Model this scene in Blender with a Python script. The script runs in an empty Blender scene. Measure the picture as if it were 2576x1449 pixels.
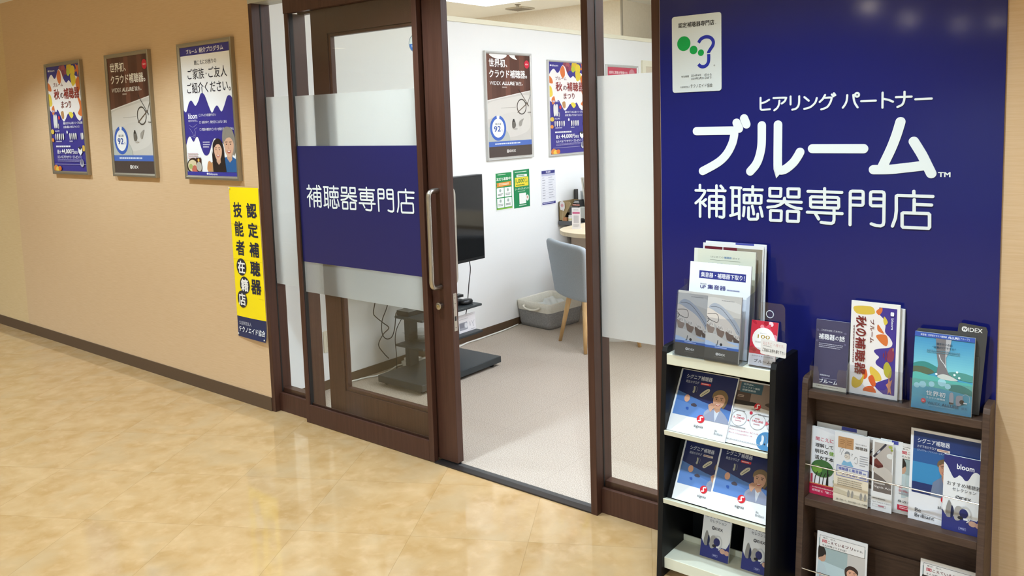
import bpy, bmesh, math, random
from mathutils import Vector, Matrix
random.seed(7)
SC = bpy.context.scene
COL = SC.collection
PI = math.pi

# ---------------------------------------------------------------- camera
W_PX, H_PX, F_PX = 2576.0, 1449.0, 2087.94
cam = bpy.data.cameras.new('camera')
cam.sensor_fit = 'HORIZONTAL'
cam.sensor_width = 36.0
cam.lens = F_PX / W_PX * 36.0
cam.shift_y = -(H_PX / 2 - 516.11) / W_PX      # the photo is the lower part of a taller frame
cam.clip_start = 0.05
cam_ob = bpy.data.objects.new('camera', cam)
COL.objects.link(cam_ob)
r_ = Vector((0.7822938577666282, 0.6221720205314639, -0.030303415127702384))
d_ = Vector((0.04048123351927303, -0.09932433979834407, -0.9942313338737523))
f_ = Vector((-0.6215927845731194, 0.7765543460643425, -0.10288711180326217))
Rm = Matrix((r_, -d_, -f_)).transposed().to_4x4()
cam_ob.matrix_world = Matrix.Translation((0, -2.521, 1.5)) @ Rm
SC.camera = cam_ob

# ---------------------------------------------------------------- world, exposure
wd = bpy.data.worlds.new('world'); SC.world = wd; wd.use_nodes = True
wd.node_tree.nodes['Background'].inputs[0].default_value = (0.9, 0.85, 0.78, 1)
wd.node_tree.nodes['Background'].inputs[1].default_value = 0.05
vs = SC.view_settings
vs.view_transform = 'Standard'; vs.look = 'None'; vs.gamma = 1.0
vs.use_curve_mapping = False
vs.exposure = 0.0
SC.cycles.sample_clamp_indirect = 6.0
SC.cycles.max_bounces = 10
SC.cycles.transparent_max_bounces = 24

# ---------------------------------------------------------------- light levels
SHOP_PANEL = 19.5          # radiance of the shop's LED ceiling panels
SHOP_COL = (0.77, 0.875, 1.0)
DOWN_COL = (0.67, 0.845, 1.0)
HALL_GAIN = 1.70          # all hall lamps together
# recessed downlights of the hall plus an added middle row, ceiling at 2.45 m: (x, y, watts)
DOWNLIGHTS = [(-8.4, -1.0, 60), (-5.9, -0.95, 62), (-4.3, -0.95, 68), (-2.45, -0.7, 84), (-0.9, -1.0, 74), (0.8, -1.0, 50),
              (-8.2, -4.3, 190), (-5.8, -4.3, 165), (-3.4, -4.3, 140), (-1.0, -4.3, 190), (1.4, -4.3, 190),  # unseen row, added to brighten the hall walls from the front
              (-2.28, -5.75, 150), (-2.3, -7.3, 60), (-2.02, -8.5, 60), (-1.66, -8.6, 60)]

# ---------------------------------------------------------------- materials
def lin(c):
    if isinstance(c, str):
        c = tuple(int(c[i:i + 2], 16) for i in (0, 2, 4))
    return tuple(((v / 255) / 12.92 if v / 255 <= 0.04045 else ((v / 255 + 0.055) / 1.055) ** 2.4) for v in c[:3])
_M = {}
def mat(name, col='808080', rough=0.5, metal=0.0, spec=0.5, coat=0.0, emit=0.0):
    if name in _M: return _M[name]
    m = bpy.data.materials.new(name); m.use_nodes = True
    b = m.node_tree.nodes['Principled BSDF']
    c = lin(col)
    b.inputs['Base Color'].default_value = (*c, 1)
    b.inputs['Roughness'].default_value = rough
    b.inputs['Metallic'].default_value = metal
    b.inputs['Specular IOR Level'].default_value = spec
    b.inputs['Coat Weight'].default_value = coat
    b.inputs['Coat Roughness'].default_value = 0.05
    if emit:
        b.inputs['Emission Color'].default_value = (*c, 1)
        b.inputs['Emission Strength'].default_value = emit
    _M[name] = m
    return m
def nodes_of(m):
    nt = m.node_tree
    return nt, nt.nodes, nt.links, nt.nodes['Principled BSDF']
def tex_mat(name, c1, c2, scale=(1, 1, 1), noise=5.0, detail=4.0, rough=0.5, spec=0.4, lo=0.35, hi=0.65, bump=0.0, metal=0.0, coat=0.0):
    """two-tone noise material in object coordinates"""
    if name in _M: return _M[name]
    m = mat(name, c1, rough, metal, spec, coat)
    nt, N, L, b = nodes_of(m)
    tc = N.new('ShaderNodeTexCoord'); mp = N.new('ShaderNodeMapping'); nz = N.new('ShaderNodeTexNoise'); rp = N.new('ShaderNodeValToRGB')
    mp.inputs['Scale'].default_value = scale
    nz.inputs['Scale'].default_value = noise; nz.inputs['Detail'].default_value = detail
    rp.color_ramp.elements[0].position = lo; rp.color_ramp.elements[1].position = hi
    rp.color_ramp.elements[0].color = (*lin(c1), 1); rp.color_ramp.elements[1].color = (*lin(c2), 1)
    L.new(tc.outputs['Object'], mp.inputs[0]); L.new(mp.outputs[0], nz.inputs['Vector'])
    L.new(nz.outputs['Fac'], rp.inputs[0]); L.new(rp.outputs[0], b.inputs['Base Color'])
    if bump:
        bp = N.new('ShaderNodeBump'); bp.inputs['Strength'].default_value = bump; bp.inputs['Distance'].default_value = 0.002
        L.new(nz.outputs['Fac'], bp.inputs['Height']); L.new(bp.outputs[0], b.inputs['Normal'])
    return m
def ink(col, rough=0.45):
    key = 'ink_%s' % (col if isinstance(col, str) else '%02x%02x%02x' % tuple(col))
    if rough != 0.45: key += '_%d' % int(rough * 100)
    return mat(key, col, rough, 0, 0.3)
def glass_mat(name, tint, fres=0.035, gr=0.0):
    if name in _M: return _M[name]
    m = bpy.data.materials.new(name); m.use_nodes = True
    nt = m.node_tree; N = nt.nodes; L = nt.links
    for n in list(N): N.remove(n)
    o = N.new('ShaderNodeOutputMaterial'); mx = N.new('ShaderNodeMixShader'); t = N.new('ShaderNodeBsdfTransparent'); g = N.new('ShaderNodeBsdfGlossy')
    lw = N.new('ShaderNodeLayerWeight'); lw.inputs['Blend'].default_value = 0.5        # facing = 1 - cos
    pw = N.new('ShaderNodeMath'); pw.operation = 'POWER'; pw.inputs[1].default_value = 5.0
    ma = N.new('ShaderNodeMath'); ma.operation = 'MULTIPLY_ADD'; ma.inputs[1].default_value = 0.9; ma.inputs[2].default_value = fres
    t.inputs[0].default_value = (*tint, 1); g.inputs['Roughness'].default_value = gr
    L.new(lw.outputs['Facing'], pw.inputs[0]); L.new(pw.outputs[0], ma.inputs[0]); L.new(ma.outputs[0], mx.inputs[0])
    L.new(t.outputs[0], mx.inputs[1]); L.new(g.outputs[0], mx.inputs[2]); L.new(mx.outputs[0], o.inputs[0])
    _M[name] = m
    return m
def frost_mat():
    if 'frosted_film' in _M: return _M['frosted_film']
    m = bpy.data.materials.new('frosted_film'); m.use_nodes = True
    nt = m.node_tree; N = nt.nodes; L = nt.links
    for n in list(N): N.remove(n)
    o = N.new('ShaderNodeOutputMaterial'); mx = N.new('ShaderNodeMixShader'); rf = N.new('ShaderNodeBsdfRefraction'); ad = N.new('ShaderNodeMixShader')
    tr = N.new('ShaderNodeBsdfTranslucent'); df = N.new('ShaderNodeBsdfDiffuse')
    rf.inputs['Color'].default_value = (0.965, 0.975, 0.97, 1); rf.inputs['Roughness'].default_value = 0.75; rf.inputs['IOR'].default_value = 1.25
    tr.inputs[0].default_value = (0.9, 0.92, 0.91, 1); df.inputs[0].default_value = (0.85, 0.87, 0.86, 1)
    ad.inputs[0].default_value = 0.4; mx.inputs[0].default_value = 0.45
    L.new(tr.outputs[0], ad.inputs[1]); L.new(df.outputs[0], ad.inputs[2])
    L.new(rf.outputs[0], mx.inputs[1]); L.new(ad.outputs[0], mx.inputs[2]); L.new(mx.outputs[0], o.inputs[0])
    _M['frosted_film'] = m
    return m

# ---------------------------------------------------------------- mesh builder
class MB:
    def __init__(s): s.v = []; s.f = []; s.mi = []; s.mats = []
    def m(s, material):
        if material not in s.mats: s.mats.append(material)
        return s.mats.index(material)
    def add(s, vs, fs, material):
        b = len(s.v); i = s.m(material)
        s.v += [tuple(v) for v in vs]
        for f in fs: s.f.append([b + k for k in f]); s.mi.append(i)
    def box(s, x0, x1, y0, y1, z0, z1, material, M=None):
        vs = [(x, y, z) for z in (z0, z1) for y in (y0, y1) for x in (x0, x1)]
        if M is not None: vs = [M @ Vector(v) for v in vs]
        s.add(vs, [(0, 2, 3, 1), (4, 5, 7, 6), (0, 1, 5, 4), (2, 6, 7, 3), (0, 4, 6, 2), (1, 3, 7, 5)], material)
    def prism(s, pts, axis, a, b, material, M=None):
        """extrude a 2D outline along axis ('x','y','z') from a to b"""
        def P(p, t):
            v = {'x': (t, p[0], p[1]), 'y': (p[0], t, p[1]), 'z': (p[0], p[1], t)}[axis]
            return M @ Vector(v) if M is not None else v
        n = len(pts)
        vs = [P(p, a) for p in pts] + [P(p, b) for p in pts]
        fs = [tuple(range(n)), tuple(range(2 * n - 1, n - 1, -1))] + [(i, i + n, (i + 1) % n + n, (i + 1) % n) for i in range(n)]
        s.add(vs, fs, material)
    def tube(s, pts, r, material, n=8, cap=True, radii=None, smooth=0):
        pts = [Vector(p) for p in pts]
        if smooth:
            pts = catmull(pts, smooth)
        k = len(pts); rings = []
        up = Vector((0, 0, 1)); prev = None
        for i, p in enumerate(pts):
            t = (pts[min(i + 1, k - 1)] - pts[max(i - 1, 0)]).normalized()
            if prev is None:
                a = t.cross(up)
                if a.length < 1e-3: a = t.cross(Vector((1, 0, 0)))
            else:
                a = prev - t * prev.dot(t)
                if a.length < 1e-4: a = t.cross(up)
            a.normalize(); prev = a; b = t.cross(a)
            rr = radii[i] if radii else r
            rings.append([p + a * (rr * math.cos(2 * PI * j / n)) + b * (rr * math.sin(2 * PI * j / n)) for j in range(n)])
        vs = [v for R in rings for v in R]; fs = []
        for i in range(k - 1):
            for j in range(n):
                fs.append((i * n + j, i * n + (j + 1) % n, (i + 1) * n + (j + 1) % n, (i + 1) * n + j))
        if cap: fs += [tuple(range(n - 1, -1, -1)), tuple((k - 1) * n + j for j in range(n))]
        s.add(vs, fs, material)
    def lathe(s, prof, c, axis, material, n=20):
        """prof: (radius, height) pairs around an axis through c"""
        c = Vector(c); vs = []
        A = {'x': (Vector((0, 1, 0)), Vector((0, 0, 1)), Vector((1, 0, 0))), 'y': (Vector((1, 0, 0)), Vector((0, 0, 1)), Vector((0, 1, 0))), 'z': (Vector((1, 0, 0)), Vector((0, 1, 0)), Vector((0, 0, 1)))}[axis]
        for r, h in prof:
            for j in range(n):
                t = 2 * PI * j / n
                vs.append(c + A[0] * (r * math.cos(t)) + A[1] * (r * math.sin(t)) + A[2] * h)
        fs = []
        for i in range(len(prof) - 1):
            for j in range(n):
                fs.append((i * n + j, i * n + (j + 1) % n, (i + 1) * n + (j + 1) % n, (i + 1) * n + j))
        fs += [tuple(range(n - 1, -1, -1)), tuple((len(prof) - 1) * n + j for j in range(n))]
        s.add(vs, fs, material)
    def mesh(s, name, smooth=False):
        me = bpy.data.meshes.new(name)
        me.from_pydata(s.v, [], s.f)
        for m_ in s.mats: me.materials.append(m_)
        me.polygons.foreach_set('material_index', s.mi)
        if smooth: me.polygons.foreach_set('use_smooth', [True] * len(s.f))
        me.update()
        return me
    def build(s, name, parent=None, smooth=False, bevel=0.0, fix=True, seg=2, loc=None, auto=False):
        me = s.mesh(name, smooth)
        if fix:
            bm = bmesh.new(); bm.from_mesh(me); bmesh.ops.recalc_face_normals(bm, faces=bm.faces); bm.to_mesh(me); bm.free()
        o = bpy.data.objects.new(name, me); COL.objects.link(o)
        if parent is not None: o.parent = parent
        if loc is not None: o.location = loc
        if bevel:
            b = o.modifiers.new('bevel', 'BEVEL'); b.width = bevel; b.segments = seg; b.limit_method = 'ANGLE'; b.angle_limit = math.radians(40)
        if auto: me.set_sharp_from_angle(angle=math.radians(35))
        return o
def catmull(pts, k=6, closed=False):
    pts = [Vector(p) for p in pts]; n = len(pts); out = []
    rng = range(n) if closed else range(n - 1)
    for i in rng:
        if closed: p0, p1, p2, p3 = pts[i - 1], pts[i], pts[(i + 1) % n], pts[(i + 2) % n]
        else: p0, p1, p2, p3 = pts[max(i - 1, 0)], pts[i], pts[i + 1], pts[min(i + 2, n - 1)]
        for j in range(k):
            t = j / k
            out.append(0.5 * ((2 * p1) + (p2 - p0) * t + (2 * p0 - 5 * p1 + 4 * p2 - p3) * t * t + (3 * p1 - p0 - 3 * p2 + p3) * t ** 3))
    if not closed: out.append(pts[-1])
    return out
def tag(o, label=None, cat=None, group=None, kind=None):
    if label: o['label'] = label
    if cat: o['category'] = cat
    if group: o['group'] = group
    if kind: o['kind'] = kind
    return o
def thing(name, label, cat, loc=(0, 0, 0), rot=(0, 0, 0), group=None, kind=None):
    o = bpy.data.objects.new(name, None); COL.objects.link(o)
    o.location = loc; o.rotation_euler = rot; o.empty_display_size = 0.05
    return tag(o, label, cat, group, kind)
def struct(name, mb, label=None, bevel=0.0, cat=None):
    o = mb.build(name, bevel=bevel)
    return tag(o, label, cat, kind='structure')
def rrect(x0, x1, y0, y1, r, k=5):
    P = []
    for cx, cy, a in ((x1 - r, y1 - r, 0), (x0 + r, y1 - r, 90), (x0 + r, y0 + r, 180), (x1 - r, y0 + r, 270)):
        for i in range(k + 1):
            t = math.radians(a + 90 * i / k); P.append((cx + r * math.cos(t), cy + r * math.sin(t)))
    return P

# ---------------------------------------------------------------- flat printing
_TX = {}
def text_geo(s, bold=0.0, res=3):
    key = (s, bold)
    if key in _TX: return _TX[key]
    c = bpy.data.curves.new('t', 'FONT'); c.body = s; c.size = 1; c.resolution_u = res
    o = bpy.data.objects.new('t', c); me = o.to_mesh()
    vs = [(v.co.x, v.co.y) for v in me.vertices]; fs = [tuple(p.vertices) for p in me.polygons]
    o.to_mesh_clear(); bpy.data.objects.remove(o); bpy.data.curves.remove(c)
    x0 = min(v[0] for v in vs); x1 = max(v[0] for v in vs); y0 = min(v[1] for v in vs); y1 = max(v[1] for v in vs)
    if bold:           # heavier weight: strike the glyphs again, shifted by a fraction of the em
        n = len(vs); base = list(vs); bf = list(fs); q = bold * 0.9
        for k, (dx, dy) in enumerate(((-q, -q), (q, -q), (-q, q), (q, q))):
            vs += [(x + dx, y + dy) for x, y in base]; fs += [tuple(i + n * (k + 1) for i in f) for f in bf]
        x0 -= q; x1 += q; y0 -= q; y1 += q
    vs = [((x - x0) / (x1 - x0 or 1), (y - y0) / (y1 - y0 or 1)) for x, y in vs]
    _TX[key] = (vs, fs, (x1 - x0) / (y1 - y0 or 1))
    return _TX[key]
class Art:
    """prints on the plane y = y0 (front is -y) of a w x h sheet; u runs right, v runs down, both 0..1"""
    def __init__(s, mb, w, h, x0=0.0, z0=0.0, y0=0.0, T=None, clip=None, rough=0.45, dy=0.00004):
        s.mb, s.w, s.h, s.x0, s.z0, s.y, s.rough, s.dy = mb, w, h, x0, z0, y0, rough, dy
        s.T = T or (lambda u, v: (u, v))
        s.clip = clip or (0.0, 1.0)              # largest visible u (prints cut at the sheet's right edge)
    def pt(s, u, v):
        u = min(max(u, s.clip[0]), s.clip[1]); v = min(max(v, 0.0), 1.0)
        u, v = s.T(u, v)
        return (s.x0 + u * s.w, s.z0 + (1 - v) * s.h)
    def raw(s, pts, fs, col):
        s.y -= s.dy
        s.mb.add([(x, s.y, z) for x, z in pts], fs, col if not isinstance(col, (str, tuple)) else ink(col, s.rough))
    def poly(s, uv, col):
        P = [s.pt(*p) for p in uv]; s.raw(P, [tuple(range(len(P)))], col)
    def rect(s, u0, v0, u1, v1, col): s.poly([(u0, v0), (u1, v0), (u1, v1), (u0, v1)], col)
    def rr(s, u0, v0, u1, v1, col, r=0.05):
        k = s.w / s.h
        P = rrect(u0, u1, v0 / k, v1 / k, r); s.poly([(a, b * k) for a, b in P], col)
    def ell(s, u, v, ru, col, rv=None, n=24, rot=0.0):
        """ru in widths, rv in widths too (so equal values give a circle)"""
        rv = rv if rv is not None else ru; k = s.w / s.h; P = []
        for i in range(n):
            t = 2 * PI * i / n; a, b = ru * math.cos(t), rv * math.sin(t)
            P.append((u + a * math.cos(rot) - b * math.sin(rot), v + (a * math.sin(rot) + b * math.cos(rot)) * k))
        s.poly(P, col)
    def blob(s, uv, col, k=6):
        P = catmull([Vector((a, b, 0)) for a, b in uv], k, True); s.poly([(p.x, p.y) for p in P], col)
    def wave(s, top, bottom, col, k=6):
        """region between two smoothed curves, both given left to right"""
        a = catmull([Vector((p[0], p[1], 0)) for p in top], k); b = catmull([Vector((p[0], p[1], 0)) for p in bottom], k)
        s.poly([(p.x, p.y) for p in a] + [(p.x, p.y) for p in reversed(b)], col)
    def line(s, uv, wd, col, closed=False, smooth=0, caps=True):
        """stroke of width wd (in metres)"""
        if smooth: uv = [(p.x, p.y) for p in catmull([Vector((a, b, 0)) for a, b in uv], smooth, closed)]
        P = [Vector(s.pt(*p)) for p in uv]
        stroke(s, P, wd, col, closed, caps)
    def ring(s, u, v, r0, r1, col, a0=0, a1=360, n=40):
        k = s.w / s.h; A = []; B = []
        for i in range(n + 1):
            t = math.radians(a0 + (a1 - a0) * i / n)
            A.append((u + r1 * math.sin(t), v - r1 * math.cos(t) * k)); B.append((u + r0 * math.sin(t), v - r0 * math.cos(t) * k))
        P = [s.pt(*p) for p in A + B]
        s.raw(P, [(i, i + 1, n + 2 + i, n + 1 + i) for i in range(n)], col)
    def text(s, t, u0, v0, u1, v1, col, bold=0.0):
        vs_, fs, asp = text_geo(t, bold)
        P = [s.pt(u0 + (u1 - u0) * a, v1 + (v0 - v1) * b) for a, b in vs_]
        if bold:
            n = len(P) // 5; m = len(fs) // 5
            for k in range(5): s.raw(P[n * k:n * k + n], [tuple(i - n * k for i in f) for f in fs[m * k:m * k + m]], col)
        else: s.raw(P, fs, col)
    def textc(s, t, uc, v0, v1, col, bold=0.0, squeeze=1.0):
        """centred on uc, own proportions"""
        asp = text_geo(t, bold)[2]; wd = (v1 - v0) * s.h / s.w * asp * squeeze
        s.text(t, uc - wd / 2, v0, uc + wd / 2, v1, col, bold)
    def textl(s, t, u0, v0, v1, col, bold=0.0, squeeze=1.0):
        asp = text_geo(t, bold)[2]; wd = (v1 - v0) * s.h / s.w * asp * squeeze
        s.text(t, u0, v0, u0 + wd, v1, col, bold)
    def vtext(s, t, u0, v0, u1, v1, col, bold=0.0):
        n = len(t); st = (v1 - v0) / n
        for i, c in enumerate(t): s.text(c, u0, v0 + st * i + st * 0.06, u1, v0 + st * (i + 1) - st * 0.06, col, bold)
    def hair(s, u0, v0, u1, v1, rows, col, fill=0.5, seed=1):
        """rows of print too small to read: broken thin bars"""
        rd = random.Random(seed); st = (v1 - v0) / rows
        pts = []; fs = []
        for i in range(rows):
            u = u0; va = v0 + st * i; vb = va + st * fill
            end = u1 - (u1 - u0) * (rd.random() * 0.35 if i == rows - 1 else rd.random() * 0.06)
            while u < end:
                w_ = (u1 - u0) * (0.02 + 0.035 * rd.random()); b = len(pts)
                pts += [s.pt(u, va), s.pt(min(u + w_, end), va), s.pt(min(u + w_, end), vb), s.pt(u, vb)]
                fs.append((b, b + 1, b + 2, b + 3)); u += w_ + (u1 - u0) * 0.012
        s.raw(pts, fs, col)
def stroke(s, P, wd, col, closed=False, caps=True):
    """thick polyline with mitred joins and round ends, one layer"""
    h = wd / 2; Q = []
    for p in P:
        p = Vector((p[0], p[1]))
        if not Q or (p - Q[-1]).length > 1e-6: Q.append(p)
    if closed and (Q[0] - Q[-1]).length < 1e-6: Q.pop()
    n = len(Q)
    if n < 2: return
    s.y -= s.dy
    def perp(i):
        j = (i + 1) % n; d = (Q[j] - Q[i]).normalized(); return Vector((-d.y, d.x))
    L_ = []; R_ = []
    for i in range(n):
        if not closed and i == 0: q = perp(0)
        elif not closed and i == n - 1: q = perp(n - 2)
        else:
            a, b = perp((i - 1) % n), perp(i); q = a + b
            if q.length < 0.3: q = a
            else:
                q.normalize(); q = q / max(0.5, q.dot(a))
        L_.append(Q[i] + q * h); R_.append(Q[i] - q * h)
    pts = L_ + R_
    fs = [(i, (i + 1) % n, n + (i + 1) % n, n + i) for i in range(n if closed else n - 1)]
    if caps and not closed:
        for i, d in ((0, Q[0] - Q[1]), (n - 1, Q[-1] - Q[-2])):
            d = d.normalized(); a0 = math.atan2(d.y, d.x); k = len(pts)
            cap = [Q[i] + Vector((h * math.cos(a0 - PI / 2 + PI * j / 10), h * math.sin(a0 - PI / 2 + PI * j / 10))) for j in range(11)]
            pts += cap; fs.append(tuple(range(k, k + 11)))
    m_ = col if not isinstance(col, (str, tuple)) else ink(col, s.rough)
    s.mb.add([(p.x, s.y - 3e-6 * (k_ % n), p.y) for k_, p in enumerate(pts)], fs, m_)
STROKES_HEARING = """-10113,15427 -10112,15124 -10098,15076 -10048,15055 -9815,15067
-10098,15260 -9974,15286 -9840,15357
-9701,15403 -9345,15403 -9316,15372 -9357,15292 -9447,15229
-9517,15316 -9531,15199 -9584,15100 -9676,15030
-9172,15429 -9171,15192
-8909,15425 -8912,15229 -8942,15126 -9012,15058 -9118,15031
-8753,15396 -8623,15283
-8385,15352 -8423,15234 -8514,15134 -8617,15074 -8755,15046
-8142,15433 -8209,15317 -8298,15234
-8153,15349 -7974,15353 -7951,15319 -8006,15174 -8094,15068 -8251,15014
-7946,15438 -7896,15384
-7888,15472 -7848,15416
-7508,15402 -7521,15246 -7564,15136 -7628,15044
-7337,15399 -7318,15261 -7282,15148 -7212,15039
-7116,15215 -6719,15214
-6537,15431 -6535,15009
-6514,15258 -6380,15225 -6260,15168
-6181,15291 -5776,15289
-5958,15431 -5959,15273 -5973,15166 -6022,15071 -6136,15017
-5675,15213 -5265,15216
!-7180,15397 -7187,15371 -7205,15352 -7231,15346 -7257,15354 -7276,15374 -7283,15401 -7276,15428 -7258,15446 -7232,15452 -7206,15444 -7187,15424"""
STROKES_SHOP = """-12172,12656 -12173,12525
-12324,12480 -12028,12485 -11996,12457 -12020,12383 -12153,12207 -12328,12056
-12171,12140 -12175,11615
-11969,12192 -12101,12086
-12101,12086 -11979,11976
-11892,12492 -11287,12494
-11590,12654 -11592,11660
-11444,12650 -11363,12559
-11845,11615 -11844,12250 -11828,12286 -11785,12301 -11373,12305 -11339,12284 -11331,12252 -11336,11672 -11350,11642 -11393,11626 -11487,11640
-11838,12101 -11336,12107
-11840,11900 -11337,11914
-11095,12602 -10758,12602
-11031,12597 -11040,11767
-10813,12603 -10815,11610
-11027,12327 -10819,12330
-11028,12036 -10819,12040
-11114,11699 -11003,11728 -10828,11793
-10660,12554 -10054,12559
-10367,12659 -10367,12396
!-10653,12371 -10629,12383 -10125,12381 -10090,12371 -10085,12351 -10090,12155 -10117,12136 -10629,12130 -10654,12142
-10462,12369 -10465,12133
-10278,12375 -10282,12140
-10649,11991 -10659,11832 -10677,11712
-10501,11982 -10507,11665 -10482,11622 -10441,11613 -10238,11627 -10206,11657 -10201,11790
-10382,12034 -10351,11925 -10332,11784
-10125,12010 -10085,11890 -10053,11727
!-9812,12608 -9800,12619 -9471,12620 -9458,12610 -9466,12387 -9478,12376 -9799,12371 -9812,12383
!-9239,12609 -9224,12620 -8904,12623 -8892,12611 -8895,12384 -8909,12373 -9223,12369 -9238,12380
-9867,12223 -8827,12217
-9343,12326 -9376,12199 -9485,12117 -9641,12052 -9878,12021
-9343,12276 -9284,12156 -9145,12078 -8992,12031 -8825,12020
!-9790,11908 -9775,11923 -9453,11926 -9441,11911 -9449,11633 -9463,11622 -9774,11616 -9790,11631
!-9255,11912 -9240,11925 -8919,11927 -8903,11913 -8911,11638 -8925,11622 -9243,11618 -9258,11632
-8627,12560 -7632,12557
-8131,12659 -8129,12090
!-8547,12368 -8513,12398 -7760,12401 -7720,12364 -7714,12124 -7741,12085 -8511,12082 -8545,12115
-8537,12242 -7719,12253
-8643,11924 -7616,11926
-7849,12069 -7846,11727 -7866,11651 -7923,11617 -8053,11620 -8226,11635
-8405,11901 -8301,11732
-7384,11610 -7388,12557 -7373,12590 -7333,12606 -7076,12607 -7037,12589 -7024,12544 -7025,12243 -7048,12204 -7086,12196 -7368,12195
-7363,12402 -7027,12407
-6452,12206 -6770,12196 -6809,12219 -6822,12259 -6821,12550 -6806,12591 -6768,12603 -6511,12608 -6468,12590 -6450,12546 -6450,11743 -6467,11661 -6534,11622 -6663,11626 -6791,11668
-6811,12397 -6459,12401
-5668,12649 -5666,12540
-5182,12520 -6092,12519 -6121,12501 -6124,12461 -6118,12080 -6138,11871 -6214,11635
-5653,12418 -5650,12053
-5637,12282 -5209,12279
!-5963,12007 -5934,12032 -5289,12039 -5253,12002 -5247,11666 -5274,11626 -5927,11616 -5957,11650"""
STROKES_BLOOM = """-12280,14428 -11104,14429 -11013,14405 -10977,14345 -10991,14216 -11050,14010 -11197,13734 -11401,13508 -11664,13331 -12073,13122
-10900,14674 -10817,14488
-10649,14804 -10572,14619
-10072,14572 -10075,14072 -10103,13803 -10176,13532 -10281,13328 -10449,13135
-9558,14586 -9563,13319 -9537,13227 -9461,13183 -9301,13238 -9084,13423 -8953,13605 -8875,13745
-8506,13848 -7037,13845
-6052,14598 -6151,14236 -6292,13835 -6516,13324
-6750,13242 -6333,13255 -5925,13304 -5447,13371
-5697,14044 -5484,13680 -5337,13372 -5236,13159"""
# ================================================================ materials of the place
def floor_mat():
    m = mat('marbled_vinyl_tile', 'd8bd8c', 0.07, spec=0.6)
    nt, N, L, b = nodes_of(m)
    tc = N.new('ShaderNodeTexCoord'); mp = N.new('ShaderNodeMapping')
    mp.inputs['Rotation'].default_value = (0, 0, math.radians(-29.5)); mp.inputs['Location'].default_value = (1.670, -0.592, 0)
    L.new(tc.outputs['Object'], mp.inputs[0])
    br = N.new('ShaderNodeTexBrick'); br.offset = 0.0; br.squash = 1.0
    br.inputs['Scale'].default_value = 1.0; br.inputs['Brick Width'].default_value = 0.435; br.inputs['Row Height'].default_value = 0.435
    br.inputs['Mortar Size'].default_value = 0.0011; br.inputs['Mortar Smooth'].default_value = 0.4; br.inputs['Bias'].default_value = 0.0
    L.new(mp.outputs[0], br.inputs['Vector'])
    # every tile takes its own piece of the marbling
    sc = N.new('ShaderNodeVectorMath'); sc.operation = 'SCALE'; sc.inputs['Scale'].default_value = 1 / 0.435
    fl = N.new('ShaderNodeVectorMath'); fl.operation = 'FLOOR'; wn = N.new('ShaderNodeTexWhiteNoise')
    L.new(mp.outputs[0], sc.inputs[0]); L.new(sc.outputs[0], fl.inputs[0]); L.new(fl.outputs[0], wn.inputs['Vector'])
    ad = N.new('ShaderNodeVectorMath'); ad.operation = 'MULTIPLY_ADD'; ad.inputs[1].default_value = (0.5, 0.5, 0.5)
    L.new(wn.outputs['Color'], ad.inputs[0]); L.new(mp.outputs[0], ad.inputs[2])
    def nz(s, d, dist, lo, hi, c1, c2):
        n = N.new('ShaderNodeTexNoise'); n.inputs['Scale'].default_value = s; n.inputs['Detail'].default_value = d; n.inputs['Distortion'].default_value = dist
        L.new(ad.outputs[0], n.inputs['Vector'])
        r = N.new('ShaderNodeValToRGB'); r.color_ramp.elements[0].position = lo; r.color_ramp.elements[1].position = hi
        r.color_ramp.elements[0].color = (*lin(c1), 1); r.color_ramp.elements[1].color = (*lin(c2), 1)
        L.new(n.outputs['Fac'], r.inputs[0]); return r
    a = nz(9.0, 9, 0.25, 0.30, 0.70, 'ae8a59', 'c0a074')
    c = nz(20, 8, 0.3, 0.52, 0.72, '000000', 'ffffff')
    d = nz(4.5, 7, 0.2, 0.50, 0.70, '000000', 'ffffff')
    m1 = N.new('ShaderNodeMix'); m1.data_type = 'RGBA'; m1.inputs[7].default_value = (*lin('c8a67c'), 1)
    m2 = N.new('ShaderNodeMix'); m2.data_type = 'RGBA'; m2.inputs[7].default_value = (*lin('b09670'), 1)
    m3 = N.new('ShaderNodeMix'); m3.data_type = 'RGBA'; m3.inputs[7].default_value = (*lin('7d6238'), 1)
    s1 = N.new('ShaderNodeMath'); s1.operation = 'MULTIPLY'; s1.inputs[1].default_value = 0.5
    s2 = N.new('ShaderNodeMath'); s2.operation = 'MULTIPLY'; s2.inputs[1].default_value = 0.6
    s3 = N.new('ShaderNodeMath'); s3.operation = 'MULTIPLY'; s3.inputs[1].default_value = 0.42
    L.new(c.outputs[0], s1.inputs[0]); L.new(d.outputs[0], s2.inputs[0]); L.new(br.outputs['Fac'], s3.inputs[0])
    L.new(a.outputs[0], m1.inputs[6]); L.new(s1.outputs[0], m1.inputs[0])
    L.new(m1.outputs[2], m2.inputs[6]); L.new(s2.outputs[0], m2.inputs[0])
    L.new(m2.outputs[2], m3.inputs[6]); L.new(s3.outputs[0], m3.inputs[0])
    L.new(m3.outputs[2], b.inputs['Base Color'])
    return m
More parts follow.
